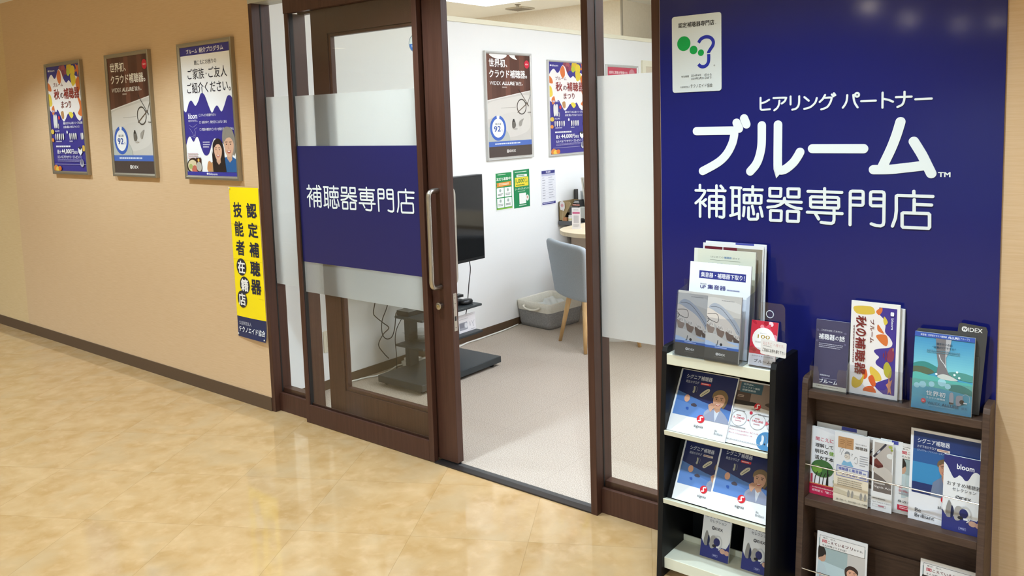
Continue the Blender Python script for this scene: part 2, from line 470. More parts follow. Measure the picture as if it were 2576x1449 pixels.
def carpet_mat():
    m = mat('loop_carpet', 'b9aa9f', 0.95, spec=0.1)
    nt, N, L, b = nodes_of(m)
    tc = N.new('ShaderNodeTexCoord'); n = N.new('ShaderNodeTexNoise'); n.inputs['Scale'].default_value = 230; n.inputs['Detail'].default_value = 3
    L.new(tc.outputs['Object'], n.inputs['Vector'])
    r = N.new('ShaderNodeValToRGB'); r.color_ramp.elements[0].position = 0.35; r.color_ramp.elements[1].position = 0.65
    r.color_ramp.elements[0].color = (*lin('9f9184'), 1); r.color_ramp.elements[1].color = (*lin('c5b8a9'), 1)
    br = N.new('ShaderNodeTexBrick'); br.offset = 0.0; br.inputs['Scale'].default_value = 1.0; br.inputs['Brick Width'].default_value = 0.5; br.inputs['Row Height'].default_value = 0.5
    br.inputs['Mortar Size'].default_value = 0.001; br.inputs['Mortar Smooth'].default_value = 0.5
    L.new(tc.outputs['Object'], br.inputs['Vector'])
    mx = N.new('ShaderNodeMix'); mx.data_type = 'RGBA'; mx.inputs[7].default_value = (*lin('8a7b70'), 1)
    s = N.new('ShaderNodeMath'); s.operation = 'MULTIPLY'; s.inputs[1].default_value = 0.5
    L.new(n.outputs['Fac'], r.inputs[0]); L.new(r.outputs[0], mx.inputs[6]); L.new(br.outputs['Fac'], s.inputs[0]); L.new(s.outputs[0], mx.inputs[0]); L.new(mx.outputs[2], b.inputs['Base Color'])
    bp = N.new('ShaderNodeBump'); bp.inputs['Strength'].default_value = 0.5; bp.inputs['Distance'].default_value = 0.003
    L.new(n.outputs['Fac'], bp.inputs['Height']); L.new(bp.outputs[0], b.inputs['Normal'])
    return m
def paper_mat(name, c1, c2):
    """woven-look wallpaper with fine horizontal threads"""
    return tex_mat(name, c1, c2, (5.0, 5.0, 130), 2.2, 6, 0.6, 0.25, 0.3, 0.74, bump=0.10)
MAT_FLOOR = floor_mat(); MAT_CARPET = carpet_mat()
MAT_PAPER = paper_mat('beige_wallpaper', 'd0ae85', 'd9ba94')
MAT_PAPER2 = paper_mat('sand_wallpaper', 'd3b585', 'ddc396')
MAT_BASE = mat('brown_vinyl_skirting', '5a4634', 0.5, spec=0.3)
MAT_WOOD = tex_mat('dark_brown_laminate', '43281d', '4c3025', (40, 40, 1.2), 3.0, 4, 0.42, 0.35)
MAT_GASKET = mat('black_gasket', '17110e', 0.6)
MAT_WHITE = mat('white_wall_paint', 'f1f1ef', 0.7, spec=0.2)
MAT_CREAM = mat('cream_rail', 'eee9d2', 0.5, spec=0.3)
MAT_IVORY = tex_mat('ivory_wallpaper', 'eaddc6', 'efe3ce', (1, 1, 1), 60, 3, 0.7, 0.2)
MAT_CEIL = mat('ceiling_board', 'f6efe0', 0.8, spec=0.1); MAT_HALLC = mat('hall_ceiling_board', 'f0f1f0', 0.8, spec=0.1); MAT_HALLW = mat('hall_white_wall', 'e9e9e6', 0.7, spec=0.1)
MAT_GLASS = glass_mat('clear_glass', (0.972, 0.978, 0.965), 0.025)
MAT_ACRYL = glass_mat('clear_acrylic', (0.90, 0.91, 0.93), 0.05, 0.03)
MAT_FROST = frost_mat()
MAT_STEEL = mat('brushed_steel', 'b9b4ab', 0.3, metal=1.0)
MAT_ALU = mat('aluminium_frame', 'a39a88', 0.38, metal=0.75, spec=0.5)
MAT_SILVER = mat('silver_frame', 'd0d0cd', 0.3, metal=0.6, spec=0.5)
MAT_NAVY = mat('navy_gloss_panel', '1b1f66', 0.09, spec=0.3)
MAT_NAVYF = mat('navy_film', '23225a', 0.35, spec=0.4)
MAT_SIGNW = mat('white_sign_letter', 'e3e9e7', 0.4, spec=0.3)
MAT_BLACK = mat('black_laminate', '101011', 0.5, spec=0.25)
MAT_BLACKP = mat('black_plastic', '121315', 0.35, spec=0.5)
MAT_SHELFW = mat('cream_shelf', 'dedcc6', 0.5, spec=0.3)
MAT_RACKW = tex_mat('brown_woodgrain', '49372d', '564236', (6, 6, 60), 3.0, 4, 0.5, 0.3)
MAT_PAPERW = mat('white_paper', 'eceae6', 0.6, spec=0.2)
MAT_DGREY = mat('dark_grey_board', '4a4846', 0.5, spec=0.3)

# ================================================================ setting: hall (y < 0) and shop (y > 0)
b = MB(); b.box(-12, 3.2, -10.2, 0.06, -0.06, 0.0, MAT_FLOOR); struct('floor', b)
b = MB(); b.box(-3.724, 1.2, 0.06, 5.2, -0.06, 0.0, MAT_CARPET); struct('floor', b)
b = MB(); b.box(-8, -3.78, 0.12, 7.0, -0.06, 0.0, mat('pale_vinyl_floor', 'ded6c6', .5)); struct('floor', b)
b = MB(); b.box(-12, 3.2, -10.2, -0.0, 2.45, 2.52, MAT_HALLC); struct('ceiling', b)
b = MB(); b.box(-8, 1.3, 0.12, 7.0, 2.6, 2.66, MAT_CEIL); struct('ceiling', b)
b = MB(); b.box(-6.742, -3.684, 0, 0.12, 0, 2.6, MAT_PAPER); struct('wall_left', b)
b = MB(); b.box(-12, -6.742, 0, 0.12, 0, 2.6, MAT_PAPER2); struct('wall_left', b)
b = MB(); b.box(-1.364, 3.2, 0, 0.12, 0, 2.6, MAT_PAPER); struct('wall_right', b)
b = MB(); b.box(-3.684, -1.364, 0.0, 0.12, 2.13, 2.6, MAT_PAPER); struct('wall_front', b)
b = MB(); b.box(-12.1, -12, -10.2, 0.12, 0, 2.52, MAT_HALLW); struct('wall_hall_left', b)
b = MB(); b.box(3.2, 3.3, -10.2, 0.12, 0, 2.52, MAT_HALLW); struct('wall_hall_right', b)
b = MB(); b.box(-12.1, 3.3, -10.3, -10.2, 0, 2.52, MAT_HALLW); struct('wall_hall_back', b)
b = MB(); b.box(-12, -3.684, -0.006, 0.0, 0, 0.073, MAT_BASE); struct('baseboard_left', b)
b = MB(); b.box(-0.352, 3.2, -0.006, 0.0, 0, 0.073, MAT_BASE); struct('baseboard_right', b)
# shop: low partition on the left, open above to the neighbouring room
b = MB(); b.box(-3.78, -3.724, 0.12, 5.2, 0, 2.148, MAT_WHITE); struct('wall_partition', b)
b = MB(); b.box(-3.79, -3.712, 0.12, 5.2, 2.148, 2.18, MAT_CREAM); struct('trim_1', b, bevel=0.002)
b = MB(); b.box(-3.724, -3.718, 0.12, 4.0, 0, 0.053, MAT_BASE); struct('baseboard_shop', b)
b = MB(); b.box(-3.78, 1.3, 5.2, 5.26, 0, 2.6, MAT_WHITE); struct('wall_shop_back', b)
b = MB(); b.box(1.2, 1.3, 0.12, 5.2, 0, 2.6, MAT_WHITE); struct('wall_shop_right', b)
b = MB(); b.box(-8.1, -8, 0.12, 7, 0, 2.6, MAT_IVORY); struct('wall_neighbour_left', b)
b = MB(); b.prism([(-8, 4.43), (-4.17, 4.43), (-4.17, 7.0), (-8, 7.0)], 'z', 0, 2.6, MAT_IVORY); struct('wall_neighbour_back', b)
b = MB(); b.box(-4.17, 1.3, 6.9, 7.0, 0, 2.6, MAT_IVORY); struct('wall_neighbour_end', b)
b = MB(); b.box(-4.172, -4.158, 4.428, 4.45, 2.0, 2.6, mat('grey_corner_bead', 'a79d8c', 0.5)); struct('trim_2', b)
# door casing in the partition, seen over the frosted film
b = MB(); b.box(-3.724, -3.704, 4.016, 4.07, 0, 1.983, MAT_CREAM); b.box(-3.724, -3.704, 4.07, 4.90, 1.93, 1.983, MAT_CREAM); b.box(-3.724, -3.704, 4.85, 4.90, 0, 1.93, MAT_CREAM)
b.box(-3.724, -3.716, 4.07, 4.85, 0, 1.93, mat('beige_door_leaf', 'd9cdb6', 0.5)); struct('door_2', b)

# ---------------------------------------------------------------- lamps
def downlight(x, y, watts):
    t = thing('downlight', 'round recessed ceiling downlight in the hall ceiling', 'ceiling light', (x, y, 2.45), group='hall downlights')
    b = MB(); b.lathe([(0.055, -0.004), (0.075, -0.006), (0.078, 0.0)], (0, 0, 0), 'z', mat('white_trim_ring', 'eeeae2', 0.4)); b.build('trim_ring', t, True)
    b = MB(); b.lathe([(0.054, -0.0065), (0.03, -0.008)], (0, 0, 0), 'z', mat('lamp_lens_far', 'fff2e0', 0.4, emit=170.0) if y < -5 else mat('lamp_lens', 'fff2e0', 0.4, emit=3.0)); b.build('lens', t)
    l = bpy.data.lights.new('downlight_lamp', 'SPOT'); l.energy = watts * HALL_GAIN; l.color = DOWN_COL; l.spot_size = math.radians(128 if y > -2 else 150); l.spot_blend = 0.55; l.shadow_soft_size = 0.055
    o = bpy.data.objects.new('downlight_lamp', l); COL.objects.link(o); o.parent = t; o.location = (0, 0, -0.03)
for x, y, w_ in DOWNLIGHTS: downlight(x, y, w_)  # includes the added middle row, which stands for no known lamps
def panel_light(x, y, s=0.6, label='unseen square LED panel in the shop ceiling', group='shop ceiling panels'):
    t = thing('ceiling_panel_light', label, 'ceiling light', (x, y, 2.6), group=group)
    b = MB()
    h = s / 2
    for x0, x1, y0, y1 in ((-h - .015, -h, -h - .015, h + .015), (h, h + .015, -h - .015, h + .015), (-h, h, -h - .015, -h), (-h, h, h, h + .015)):
        b.box(x0, x1, y0, y1, -0.012, 0, mat('white_lamp_frame', 'f0ede6', 0.5))
    b.build('lamp_frame', t)
    m = mat('led_diffuser', 'ffffff', 0.5)
    nt, N, L, pb = nodes_of(m); pb.inputs['Emission Color'].default_value = (*SHOP_COL, 1); pb.inputs['Emission Strength'].default_value = SHOP_PANEL
    b = MB(); b.box(-h, h, -h, h, -0.009, -0.001, m); b.build('diffuser', t)
panel_light(-4.94, 3.42, label='bright square ceiling panel seen above the partition', group=None)
for x, y in ((-1.3, 0.75), (0.2, 0.75), (-1.3, 2.2), (0.2, 2.2), (-1.3, 3.7), (0.2, 3.7), (-2.1, 1.5), (-2.1, 3.0)): panel_light(x, y)  # last pair is added to brighten the partition side and its carpet
for x, y in ((-5.7, 1.3), (-6.9, 3.4), (-6.9, 1.3)): panel_light(x, y, group='added ceiling panels of the neighbouring room', label='added unseen LED panel brightening the room behind the partition')  # out of view, added so the neighbouring ceiling and walls get brighter
b = MB(); b.box(-5.26, -5.05, 4.04, 4.245, 2.585, 2.6, mat('ceiling_vent_plastic', 'cfc4ae', 0.6))
for i in range(7): b.box(-5.25, -5.06, 4.052 + i * .027, 4.060 + i * .027, 2.582, 2.585, mat('vent_slot', '9b9080', 0.6))
tag(b.build('ceiling_vent'), 'small square air vent in the ceiling above the partition', 'vent')
b = MB(); b.lathe([(0.03, 0), (0.03, -0.006), (0.012, -0.01), (0.012, -0.028), (0.022, -0.03)], (-5.01, 3.92, 2.6), 'z', mat('sprinkler_metal', 'a89c88', 0.4, 0.6))
tag(b.build('sprinkler_head'), 'tiny round sprinkler head beside the ceiling vent', 'sprinkler')

# ================================================================ shop front
def wood_box(*a): 
    b = MB(); b.box(*a, MAT_WOOD); return b
def pane(mb_name, parent, x0, x1, z0, z1, y, material, t=0.004):
    b = MB(); b.box(x0, x1, y, y + t, z0, z1, material); return b.build(mb_name, parent)
def film(b, x0, x1, z0, z1, y): b.add([(x0, y, z0), (x1, y, z0), (x1, y, z1), (x0, y, z1)], [(0, 1, 2, 3)], MAT_FROST)
G = 0.004
# aluminium lintel over the left side light, brown header over the door
b = MB(); b.box(-3.684, -3.3975, -0.004, 0.11, 2.118, 2.14, mat('grey_lintel', 'b8b5a8', 0.4, 0.2)); struct('trim_3', b)
b = MB(); b.box(-3.397, -1.364, -0.004, 0.028, 2.04, 2.14, MAT_WOOD); b.box(-3.397, -1.364, 0.08, 0.115, 2.04, 2.14, MAT_WOOD); b.box(-3.397, -1.364, 0.028, 0.08, 2.06, 2.14, MAT_WOOD); struct('trim_4', b, bevel=0.001)
b = MB(); b.box(-2.5, -1.66, 0.0, 0.035, -0.004, 0.006, mat('dark_threshold', '2e2826', 0.35, 0.3)); b.box(-2.5, -1.66, 0.035, 0.062, -0.004, 0.004, mat('grey_threshold', '4d4a49', 0.45, 0.3)); struct('trim_5', b)
def side_light(name, x0, x1, ztop, jamb_l, jamb_r, fz, label):
    t = thing(name, label, 'window', ((x0 + x1) / 2, 0.05, 0), kind='structure')
    ox = (x0 + x1) / 2
    def bx(n, a0, a1, y0, y1, z0, z1, m=MAT_WOOD, bev=0.0015):
        b = MB(); b.box(a0 - ox, a1 - ox, y0 - .05, y1 - .05, z0, z1, m); return b.build(n, t, bevel=bev)
    if jamb_l: 
        bx('jamb', jamb_l, x0, -0.002, 0.106, 0, ztop)
    if jamb_r: bx('jamb', x1, jamb_r, -0.002, 0.106, 0, ztop)
    b = MB(); b.box(x0 - ox, x1 - ox, -.02, -.004, 0, .098, MAT_WOOD); b.box(x0 - ox, x1 - ox, -.004, .008, 0, .09, MAT_GASKET); b.box(x0 - ox, x1 - ox, .008, .05, 0, .118, MAT_WOOD)
    b.build('bottom_rail', t, bevel=0.0015)
    for e, sg in ((x0, 1), (x1, -1)):
        if (sg == 1 and jamb_l) or (sg == -1 and jamb_r):
            b = MB(); b.box(e - ox, e - ox + sg * 0.0015, -.004, .004, .1, ztop, MAT_GASKET); b.build('gasket', t)
    pane('glass_pane', t, x0 - ox, x1 - ox, .095, ztop, -.001, MAT_GLASS)
    b = MB(); film(b, x0 - ox, x1 - ox, fz[0], fz[1], .0036); b.build('frosted_film', t, fix=False)
    return t
side_light('window_1', -3.656, -3.397, 2.12, -3.684, None, (.682, 1.65), 'narrow frosted side window left of the fixed glass panel')
side_light('window_3', -1.649, -1.393, 2.06, -1.677, -1.364, (.681, 1.646), 'narrow frosted side window between doorway and blue sign wall')

# fixed glazed panel with the blue sign
t = thing('window_2', 'fixed brown framed glass panel with blue sign film', 'window', (-2.95, 0, 0), kind='structure')
def px(b, n, bev=0.0015): 
    for i, v in enumerate(b.v): b.v[i] = (v[0] + 2.95, v[1], v[2])
    return b.build(n, t, bevel=bev)
px(wood_box(-3.397, -3.369, 0.0, 0.104, 0, 2.04), 'stile')
px(wood_box(-2.530, -2.500, 0.0, 0.026, 0.004, 2.04), 'stile')
b = MB(); b.box(-3.369, -2.53, 0.0, 0.011, 0.003, 0.095, MAT_WOOD); b.box(-3.369, -2.53, 0.021, 0.026, 0.003, 0.101, MAT_WOOD); b.box(-3.369, -2.53, 0.011, 0.021, 0.003, 0.085, MAT_GASKET); px(b, 'bottom_rail', 0.001)
b = MB(); b.box(-3.3675, -3.369, 0.008, 0.03, 0.09, 2.04, MAT_GASKET); px(b, 'gasket', 0)
b = MB(); b.box(-3.369, -2.53, 0.015, 0.018, 0.085, 2.045, MAT_GLASS); px(b, 'glass_pane', 0)
b = MB(); film(b, -3.368, -2.531, 0.675, 1.644, .0186); film_ob = px(b, 'frosted_film', 0)
b = MB(); b.box(-3.368, -2.531, 0.0125, 0.0145, 0.829, 1.401, MAT_NAVYF); sgn = px(b, 'sign_film', 0)
def parse(src):
    out = []
    for ln in src.strip().split('\n'):
        closed = ln.startswith('!'); out.append(([tuple(int(c) / 10000 for c in p.split(',')) for p in ln.lstrip('!').split()], closed))
    return out
class Flat:          # minimal carrier for stroke()
    def __init__(s, mb, y, dy=0.00003): s.mb, s.y, s.dy, s.rough = mb, y, dy, 0.4
def strokes_to(mb, src, wd, y, col, f=lambda x, z: (x, z), smooth=False):
    fl = Flat(mb, y)
    for P, closed in parse(src):
        V = [Vector((*f(*p), 0)) for p in P]
        if smooth and len(V) > 3: V = catmull(V, 5, closed)
        stroke(fl, [v.xy for v in V], wd, col, closed)
b = MB()
def fdoor(x, z):      # same lettering, on the door: x -1.2328..-0.5182, z 1.161..1.2659
    return (-3.307 + (x + 1.2328) / 0.7146 * 0.738 + 2.95, 1.1065 + (z - 1.161) / 0.1049 * 0.104)
strokes_to(b, STROKES_SHOP, 0.0088, 0.0122, MAT_SIGNW, fdoor)
o = b.build('lettering', sgn, fix=False); o['label'] = 'white shop lettering on the blue film'

# sliding door leaf, standing open behind the fixed panel
t = thing('door_1', 'sliding glazed brown door slid open behind the fixed panel', 'door', (-2.8, 0.05, 0), kind='structure')
def sl(b, n, bev=0.0015, par=None):
    for i, v in enumerate(b.v): b.v[i] = (v[0] + 2.8, v[1] - 0.05, v[2])
    return b.build(n, par or t, bevel=bev)
Y0, Y1 = 0.034, 0.072
sl(wood_box(-3.240, -3.124, Y0, Y1, 0.012, 2.058), 'stile')
lead = sl(wood_box(-2.538, -2.391, Y0, Y1, 0.012, 2.058), 'stile')
sl(wood_box(-3.124, -2.538, Y0, Y1, 0.012, 0.205), 'bottom_rail')
sl(wood_box(-3.124, -2.538, Y0, Y1, 1.925, 2.058), 'top_rail')
b = MB()
for a in ((-3.124, -3.108, .205, 1.925), (-2.554, -2.538, .205, 1.925)): b.box(a[0], a[1], Y0 + .006, Y1 - .006, a[2], a[3], MAT_WOOD)
b.box(-3.108, -2.554, Y0 + .006, Y1 - .006, .205, .222, MAT_WOOD); b.box(-3.108, -2.554, Y0 + .006, Y1 - .006, 1.910, 1.925, MAT_WOOD)
sl(b, 'glazing_bead', 0.002)
b = MB(); b.box(-3.108, -2.554, .051, .055, .222, 1.91, MAT_GLASS); dg = sl(b, 'glass_pane', 0)
def handle(y_face, sg):
    hx = -2.449
    p = [(hx, y_face, 1.208), (hx, y_face + sg * .030, 1.208), (hx, y_face + sg * .048, 1.202), (hx, y_face + sg * .056, 1.185), (hx, y_face + sg * .056, 1.15)]
    q = [(hx, y_face + sg * .056, .85), (hx, y_face + sg * .056, .815), (hx, y_face + sg * .048, .798), (hx, y_face + sg * .030, .792), (hx, y_face, .792)]
    b = MB(); b.tube(catmull(p, 5) + catmull(q, 5), .0115, MAT_STEEL, 14); h = sl(b, 'handle', 0, lead); h['label'] = 'brushed steel pull handle'
    for pl in h.data.polygons: pl.use_smooth = True
handle(Y0, -1); handle(Y1, 1)
b = MB(); b.lathe([(.013, 0), (.013, -.012), (.0155, -.013), (.0155, -.021), (.014, -.022)], (-2.452, Y0, .709), 'y', MAT_STEEL, 24)
b.lathe([(.006, -.0222), (.006, -.0235)], (-2.452, Y0, .709), 'y', mat('brass_core', 'c9bd93', .3, .9), 16); b.box(-2.4526, -2.4514, Y0 - .0242, Y0 - .0234, .7045, .7105, MAT_BLACKP)
o = sl(b, 'lock_cylinder', 0, lead); o.data.set_sharp_from_angle(angle=.6)
b = MB(); b.box(-2.391, -2.3895, .043, .063, .60, .765, MAT_STEEL)
for z, h in ((.70, .016), (.655, .02)): b.box(-2.3895, -2.3885, .048, .058, z - h / 2, z + h / 2, MAT_BLACKP if h > .017 else MAT_STEEL)
for z in (.745, .615, .72): b.lathe([(.002, .0), (.002, .0008)], (-2.3895, .053, z), 'x', MAT_DGREY, 8)
sl(b, 'lock_plate', 0, lead)
b = MB(); b.box(-2.7, -2.39, .050, .056, 0.004, .012, MAT_BLACKP); sl(b, 'floor_guide', 0)
# round sticker on the sliding leaf's glass
st = thing('round_sticker', 'round blue sticker on the upper glass of the sliding door', 'sticker', (-2.563, 0.0505, 1.837))
b = MB(); A = Art(b, .076, .076, -.038, -.038, 0.0)
A.ell(.5, .5, .5, '25496a'); A.ell(.5, .5, .47, 'cfd2cc'); A.poly([(.05, .52), (.95, .52), (.93, .68), (.8, .86), (.6, .96), (.4, .96), (.2, .86), (.07, .68)], '2f64a8')
A.poly([(.28, .3), (.5, .14), (.72, .3), (.72, .42), (.4, .42)], '2f4d76'); A.hair(.22, .58, .8, .74, 2, 'd4dce6', .6, 3)
b.build('print', st, fix=False)
# ================================================================ posters and signs
IND = '3b3488'
def person_print(A, u, v, s, hair, jacket, skin='e3b79b', face=(0, 0), flip=1, short=True, lips='a8483c', shirt=None, jbottom=1.0):
    """printed portrait: (u, v) is the middle of the face, s the half face width in sheet widths"""
    k = A.w / A.h
    def q(a, b): return (u + flip * a * s, v + b * s * k)
    if not short: A.blob([q(-1.15, -.9), q(-.3, -1.6), q(.7, -1.5), q(1.3, -.6), q(1.4, 1.0), q(1.3, 2.8), q(.5, 3.3), q(-.6, 3.2), q(-1.3, 2.2), q(-1.25, .6)], hair)
    else: A.blob([q(-1.1, -.2), q(-1.05, -1.0), q(-.3, -1.55), q(.6, -1.5), q(1.3, -.8), q(1.35, .1), q(1.1, .9), q(.8, 1.1), q(.2, .2), q(-.6, -.2)], hair)
    if jacket:
        A.poly([q(-1.0, 1.9), q(-.45, 1.45), q(.55, 1.4), q(1.5, 2.1), q(2.2, 2.9), (u + flip * 2.4 * s, jbottom), (u - flip * 2.0 * s, jbottom), q(-1.7, 2.6)], jacket)
        A.poly([q(-.4, 1.4), q(.5, 1.4), q(.25, 2.6), (u + flip * .1 * s, min(jbottom, v + 3.6 * s * k)), q(-.15, 2.6)], shirt or skin)
    A.poly([q(-.42, .7), q(.5, .7), q(.55, 1.6), q(.05, 1.95), q(-.45, 1.5)], tuple(int(c * .92) for c in (int(skin[0:2], 16), int(skin[2:4], 16), int(skin[4:6], 16))))
    A.blob([q(-.9, -.35), q(-.6, -1.0), q(.1, -1.2), q(.75, -.95), q(.98, -.2), q(.85, .6), q(.45, 1.15), q(-.05, 1.32), q(-.5, 1.1), q(-.82, .5)], skin)
    A.blob([q(-.95, -.5), q(-.6, -1.2), q(.2, -1.4), q(.95, -1.0), q(1.1, .1), q(.85, -.45), q(.4, -.85), q(-.3, -.8), q(-.7, -.5)], hair)
    for e in (-.42, .38): A.ell(u + flip * e * s, v - .12 * s * k, .14 * s, '3a2a24', .07 * s, 10); A.line([q(e - .22, -.36), q(e + .2, -.38)], .09 * s * A.w, '5b4334')
    A.line([q(-.05, -.1), q(-.14, .32), q(.06, .36)], .06 * s * A.w, 'c08a70')
    A.blob([q(-.42, .58), q(0, .66), q(.4, .55), q(.2, .86), q(-.2, .88)], lips); A.blob([q(-.32, .62), q(0, .69), q(.3, .6), q(.12, .76), q(-.12, .77)], 'f6efe8')
def bte(A, u, v, s, col, dark='4b4740', rot=0.0):
    """small printed hearing aid: body, thin tube and ear tip"""
    k = A.w / A.h
    def q(a, b): 
        c, n = math.cos(rot), math.sin(rot); return (u + (a * c - b * n) * s, v + (a * n + b * c) * s * k)
    A.blob([q(-.25, -1), q(.2, -.95), q(.38, -.2), q(.3, .8), q(-.05, 1.0), q(-.3, .6), q(-.12, 0)], col)
    A.line([q(.1, -.9), q(.5, -1.1), q(.9, -.6), q(.95, .2), q(.8, .6)], .07 * s * A.w, '8d8a86', smooth=4)
    A.ell(*q(.72, .7), .2 * s, dark, n=10)
def bloom_logo(A, u0, v0, u1, v1, col):
    w3 = (v1 - v0) * A.h / A.w
    for i, dy in ((0, .5), (1, .5), (2, .5)):
        r = w3 * (.34 if i != 1 else .48)
        A.poly([(u0 + w3 * (.35 + .38 * i), (v0 + v1) / 2 - r * A.w / A.h), (u0 + w3 * (.35 + .38 * i) + r, (v0 + v1) / 2), (u0 + w3 * (.35 + .38 * i), (v0 + v1) / 2 + r * A.w / A.h), (u0 + w3 * (.35 + .38 * i) - r, (v0 + v1) / 2)], col)
    A.text('bloom', u0 + w3 * 1.7, v0 + (v1 - v0) * .1, u1, v1 - (v1 - v0) * .1, col, .012)
def widex_logo(A, u0, v0, u1, v1, col, inner):
    c = (v1 - v0) * A.h / A.w
    A.rr(u0, v0, u0 + c, v1, col, c * .4); A.text('W', u0 + c * .16, v0 + (v1 - v0) * .2, u0 + c * .86, v1 - (v1 - v0) * .2, inner, .03)
    A.text('IDEX', u0 + c * 1.08, v0 + (v1 - v0) * .12, u1, v1 - (v1 - v0) * .1, col, .012)
def leaf5(A, u, v, s, col, rot=0.0):
    k = A.w / A.h; P = []
    for i in range(10):
        r = s * (1.0 if i % 2 == 0 else .38); t = rot + PI * i / 5; P.append((u + r * math.cos(t), v + r * math.sin(t) * k))
    A.poly(P, col)
def autumn_art(A):
    A.rect(0, 0, 1, 1, IND)
    for u, v, s, c in ((.44, .045, .07, '8a3f4f'), (.52, .035, .06, 'a5545a'), (.50, .075, .05, '7a3550'), (.58, .06, .045, '94405a'), (.70, .035, .08, 'd9b92e'), (.80, .06, .07, 'e0c63a'), (.66, .07, .05, 'b9c43c')): A.ell(u, v, s, c)
    leaf5(A, .95, .05, .11, 'd8733c', .3)
    A.wave([(0, .15), (.06, .10), (.14, .075), (.22, .115), (.28, .10), (.36, .035), (.44, .05), (.50, .12), (.58, .165), (.66, .145), (.74, .17), (.82, .11), (.92, .12), (1, .15)],
           [(0, .41), (.06, .43), (.12, .39), (.18, .43), (.24, .41), (.30, .45), (.40, .525), (.48, .50), (.56, .455), (.66, .47), (.74, .44), (.82, .50), (.90, .525), (.96, .49), (1, .40)], 'efe9e4')
    for p, c in (([(.30, .10), (.36, .04), (.42, .06), (.43, .14), (.36, .17)], 'd9763c'), ([(.0, .15), (.08, .18), (.1, .23), (.0, .22)], 'd9763c'), ([(.72, .10), (.82, .08), (.88, .16), (.76, .2)], 'd9c03a'), ([(.86, .17), (.96, .12), (1, .2), (.92, .26)], 'd0702f'),
                 ([(.0, .26), (.07, .28), (.09, .36), (.0, .37)], 'e4c84c'), ([(.88, .30), (.99, .36), (1, .48), (.86, .46), (.93, .40)], 'd9763c'), ([(.06, .40), (.13, .37), (.15, .43), (.08, .46)], 'd9763c'), ([(.58, .45), (.66, .44), (.72, .47), (.65, .5)], 'e4d24c'), ([(.34, .44), (.42, .43), (.43, .49), (.37, .50)], 'b98a5a')): A.blob(p, c)
    bloom_logo(A, .03, .025, .25, .05, 'e8e6f2')
    A.text('ブルーム', .17, .155, .47, .195, '7a2a26', .008)
    A.text('秋', .17, .215, .35, .315, '8f2d26', .02); A.text('の', .37, .255, .47, .305, '5a2020', .01); A.text('補', .48, .215, .63, .315, '8f2d26', .02); A.text('聴', .64, .215, .79, .315, '8f2d26', .02); A.text('器', .80, .215, .95, .315, '8f2d26', .02)
    A.text('まつり', .38, .335, .68, .40, '7a2a26', .01)
    widex_logo(A, .08, .415, .24, .435, 'e8e6f2', IND)
    for u in (.13, .19): A.blob([(u - .03, .47), (u + .01, .455), (u + .03, .50), (u + .02, .575), (u - .02, .585), (u - .035, .53)], 'dcdad6')
    bte(A, .24, .57, .035, 'c9c7c2'); A.ell(.28, .49, .028, 'd0343a')
    A.text('最新モデルも人気シリーズも試聴', .40, .532, .98, .556, 'f2f0f4', .012); A.text('お得に購入できるチャンス！', .40, .568, .88, .592, 'f2f0f4', .012)
    A.text('ALLURE', .12, .607, .26, .622, 'e4e0ea', .01)
    for i, u in enumerate((.13, .19, .25, .31, .37, .58, .64, .70, .76, .92, .96)): A.blob([(u - .02, .645), (u + .012, .64), (u + .02, .67), (u + .01, .695), (u - .012, .70), (u - .02, .67)], 'd9d6d4' if i % 3 else 'b3b0b8')
    A.ell(.50, .628, .022, 'e6e6ea'); A.hair(.13, .71, .33, .725, 1, 'c4bfd6', .7, 4); A.hair(.55, .71, .68, .725, 1, 'c4bfd6', .7, 5)
    A.hair(.12, .755, .74, .775, 1, 'f0eef4', .8, 6)
    A.text('最大', .14, .795, .26, .835, 'f4f2f4', .012); A.text('44,000', .28, .788, .58, .838, 'f8f6f4', .02); A.text('円', .59, .79, .66, .836, 'f4f2f4', .012); A.text('相当', .67, .805, .77, .835, 'f4f2f4', .01)
    A.text('えらべるアクセサリープレゼント！', .14, .85, .87, .878, 'f2f0f4', .012)
    A.hair(.14, .89, .88, .915, 2, 'b4aed0', .4, 7); A.rect(.05, .932, 1, .936, 'a9a2c8')
    A.poly([(.80, .78), (.91, .78), (.92, .82), (.86, .85), (.80, .82)], 'e8e8e8'); A.poly([(.80, .775), (.86, .765), (.91, .78), (.86, .80)], '3b3a40'); A.ell(.88, .92, .055, 'b5b4bd'); A.ell(.88, .91, .04, '77758a')
    A.rr(.93, .755, 1.0, .81, 'd9b04c', .02)
    for u, v, s, c in ((.04, .975, .07, 'd9833c'), (.12, .985, .06, 'e4c04c'), (.19, .975, .05, 'd9762f'), (.0, .62, .05, 'd9b84c'), (.01, .7, .04, 'd9883c')): A.ell(max(u, s), v, s, c, s * .7)
def glasses(A, u, v, s, col):
    k = A.w / A.h
    A.ring(u, v, s * .86, s, col); A.line([(u + s * .75, v - s * k * .6), (u + s * 1.2, v - s * k * .35), (u + s * 1.35, v)], .003, col)
    A.line([(u - s * .5, v - s * k * 2.2), (u + s * 1.5, v - s * k * .1)], .005, col); A.line([(u - s * .85, v + s * k * .7), (u + s * 1.3, v - s * k * .5)], .007, '6b5a4a')
    A.line([(u + s * 1.2, v - s * k * .3), (min(1, u + s * 2.0), v - s * k * 1.5)], .004, col); A.line([(u + s * 1.25, v + s * k * .7), (min(1, u + s * 1.9), v + s * k * .75)], .004, col)
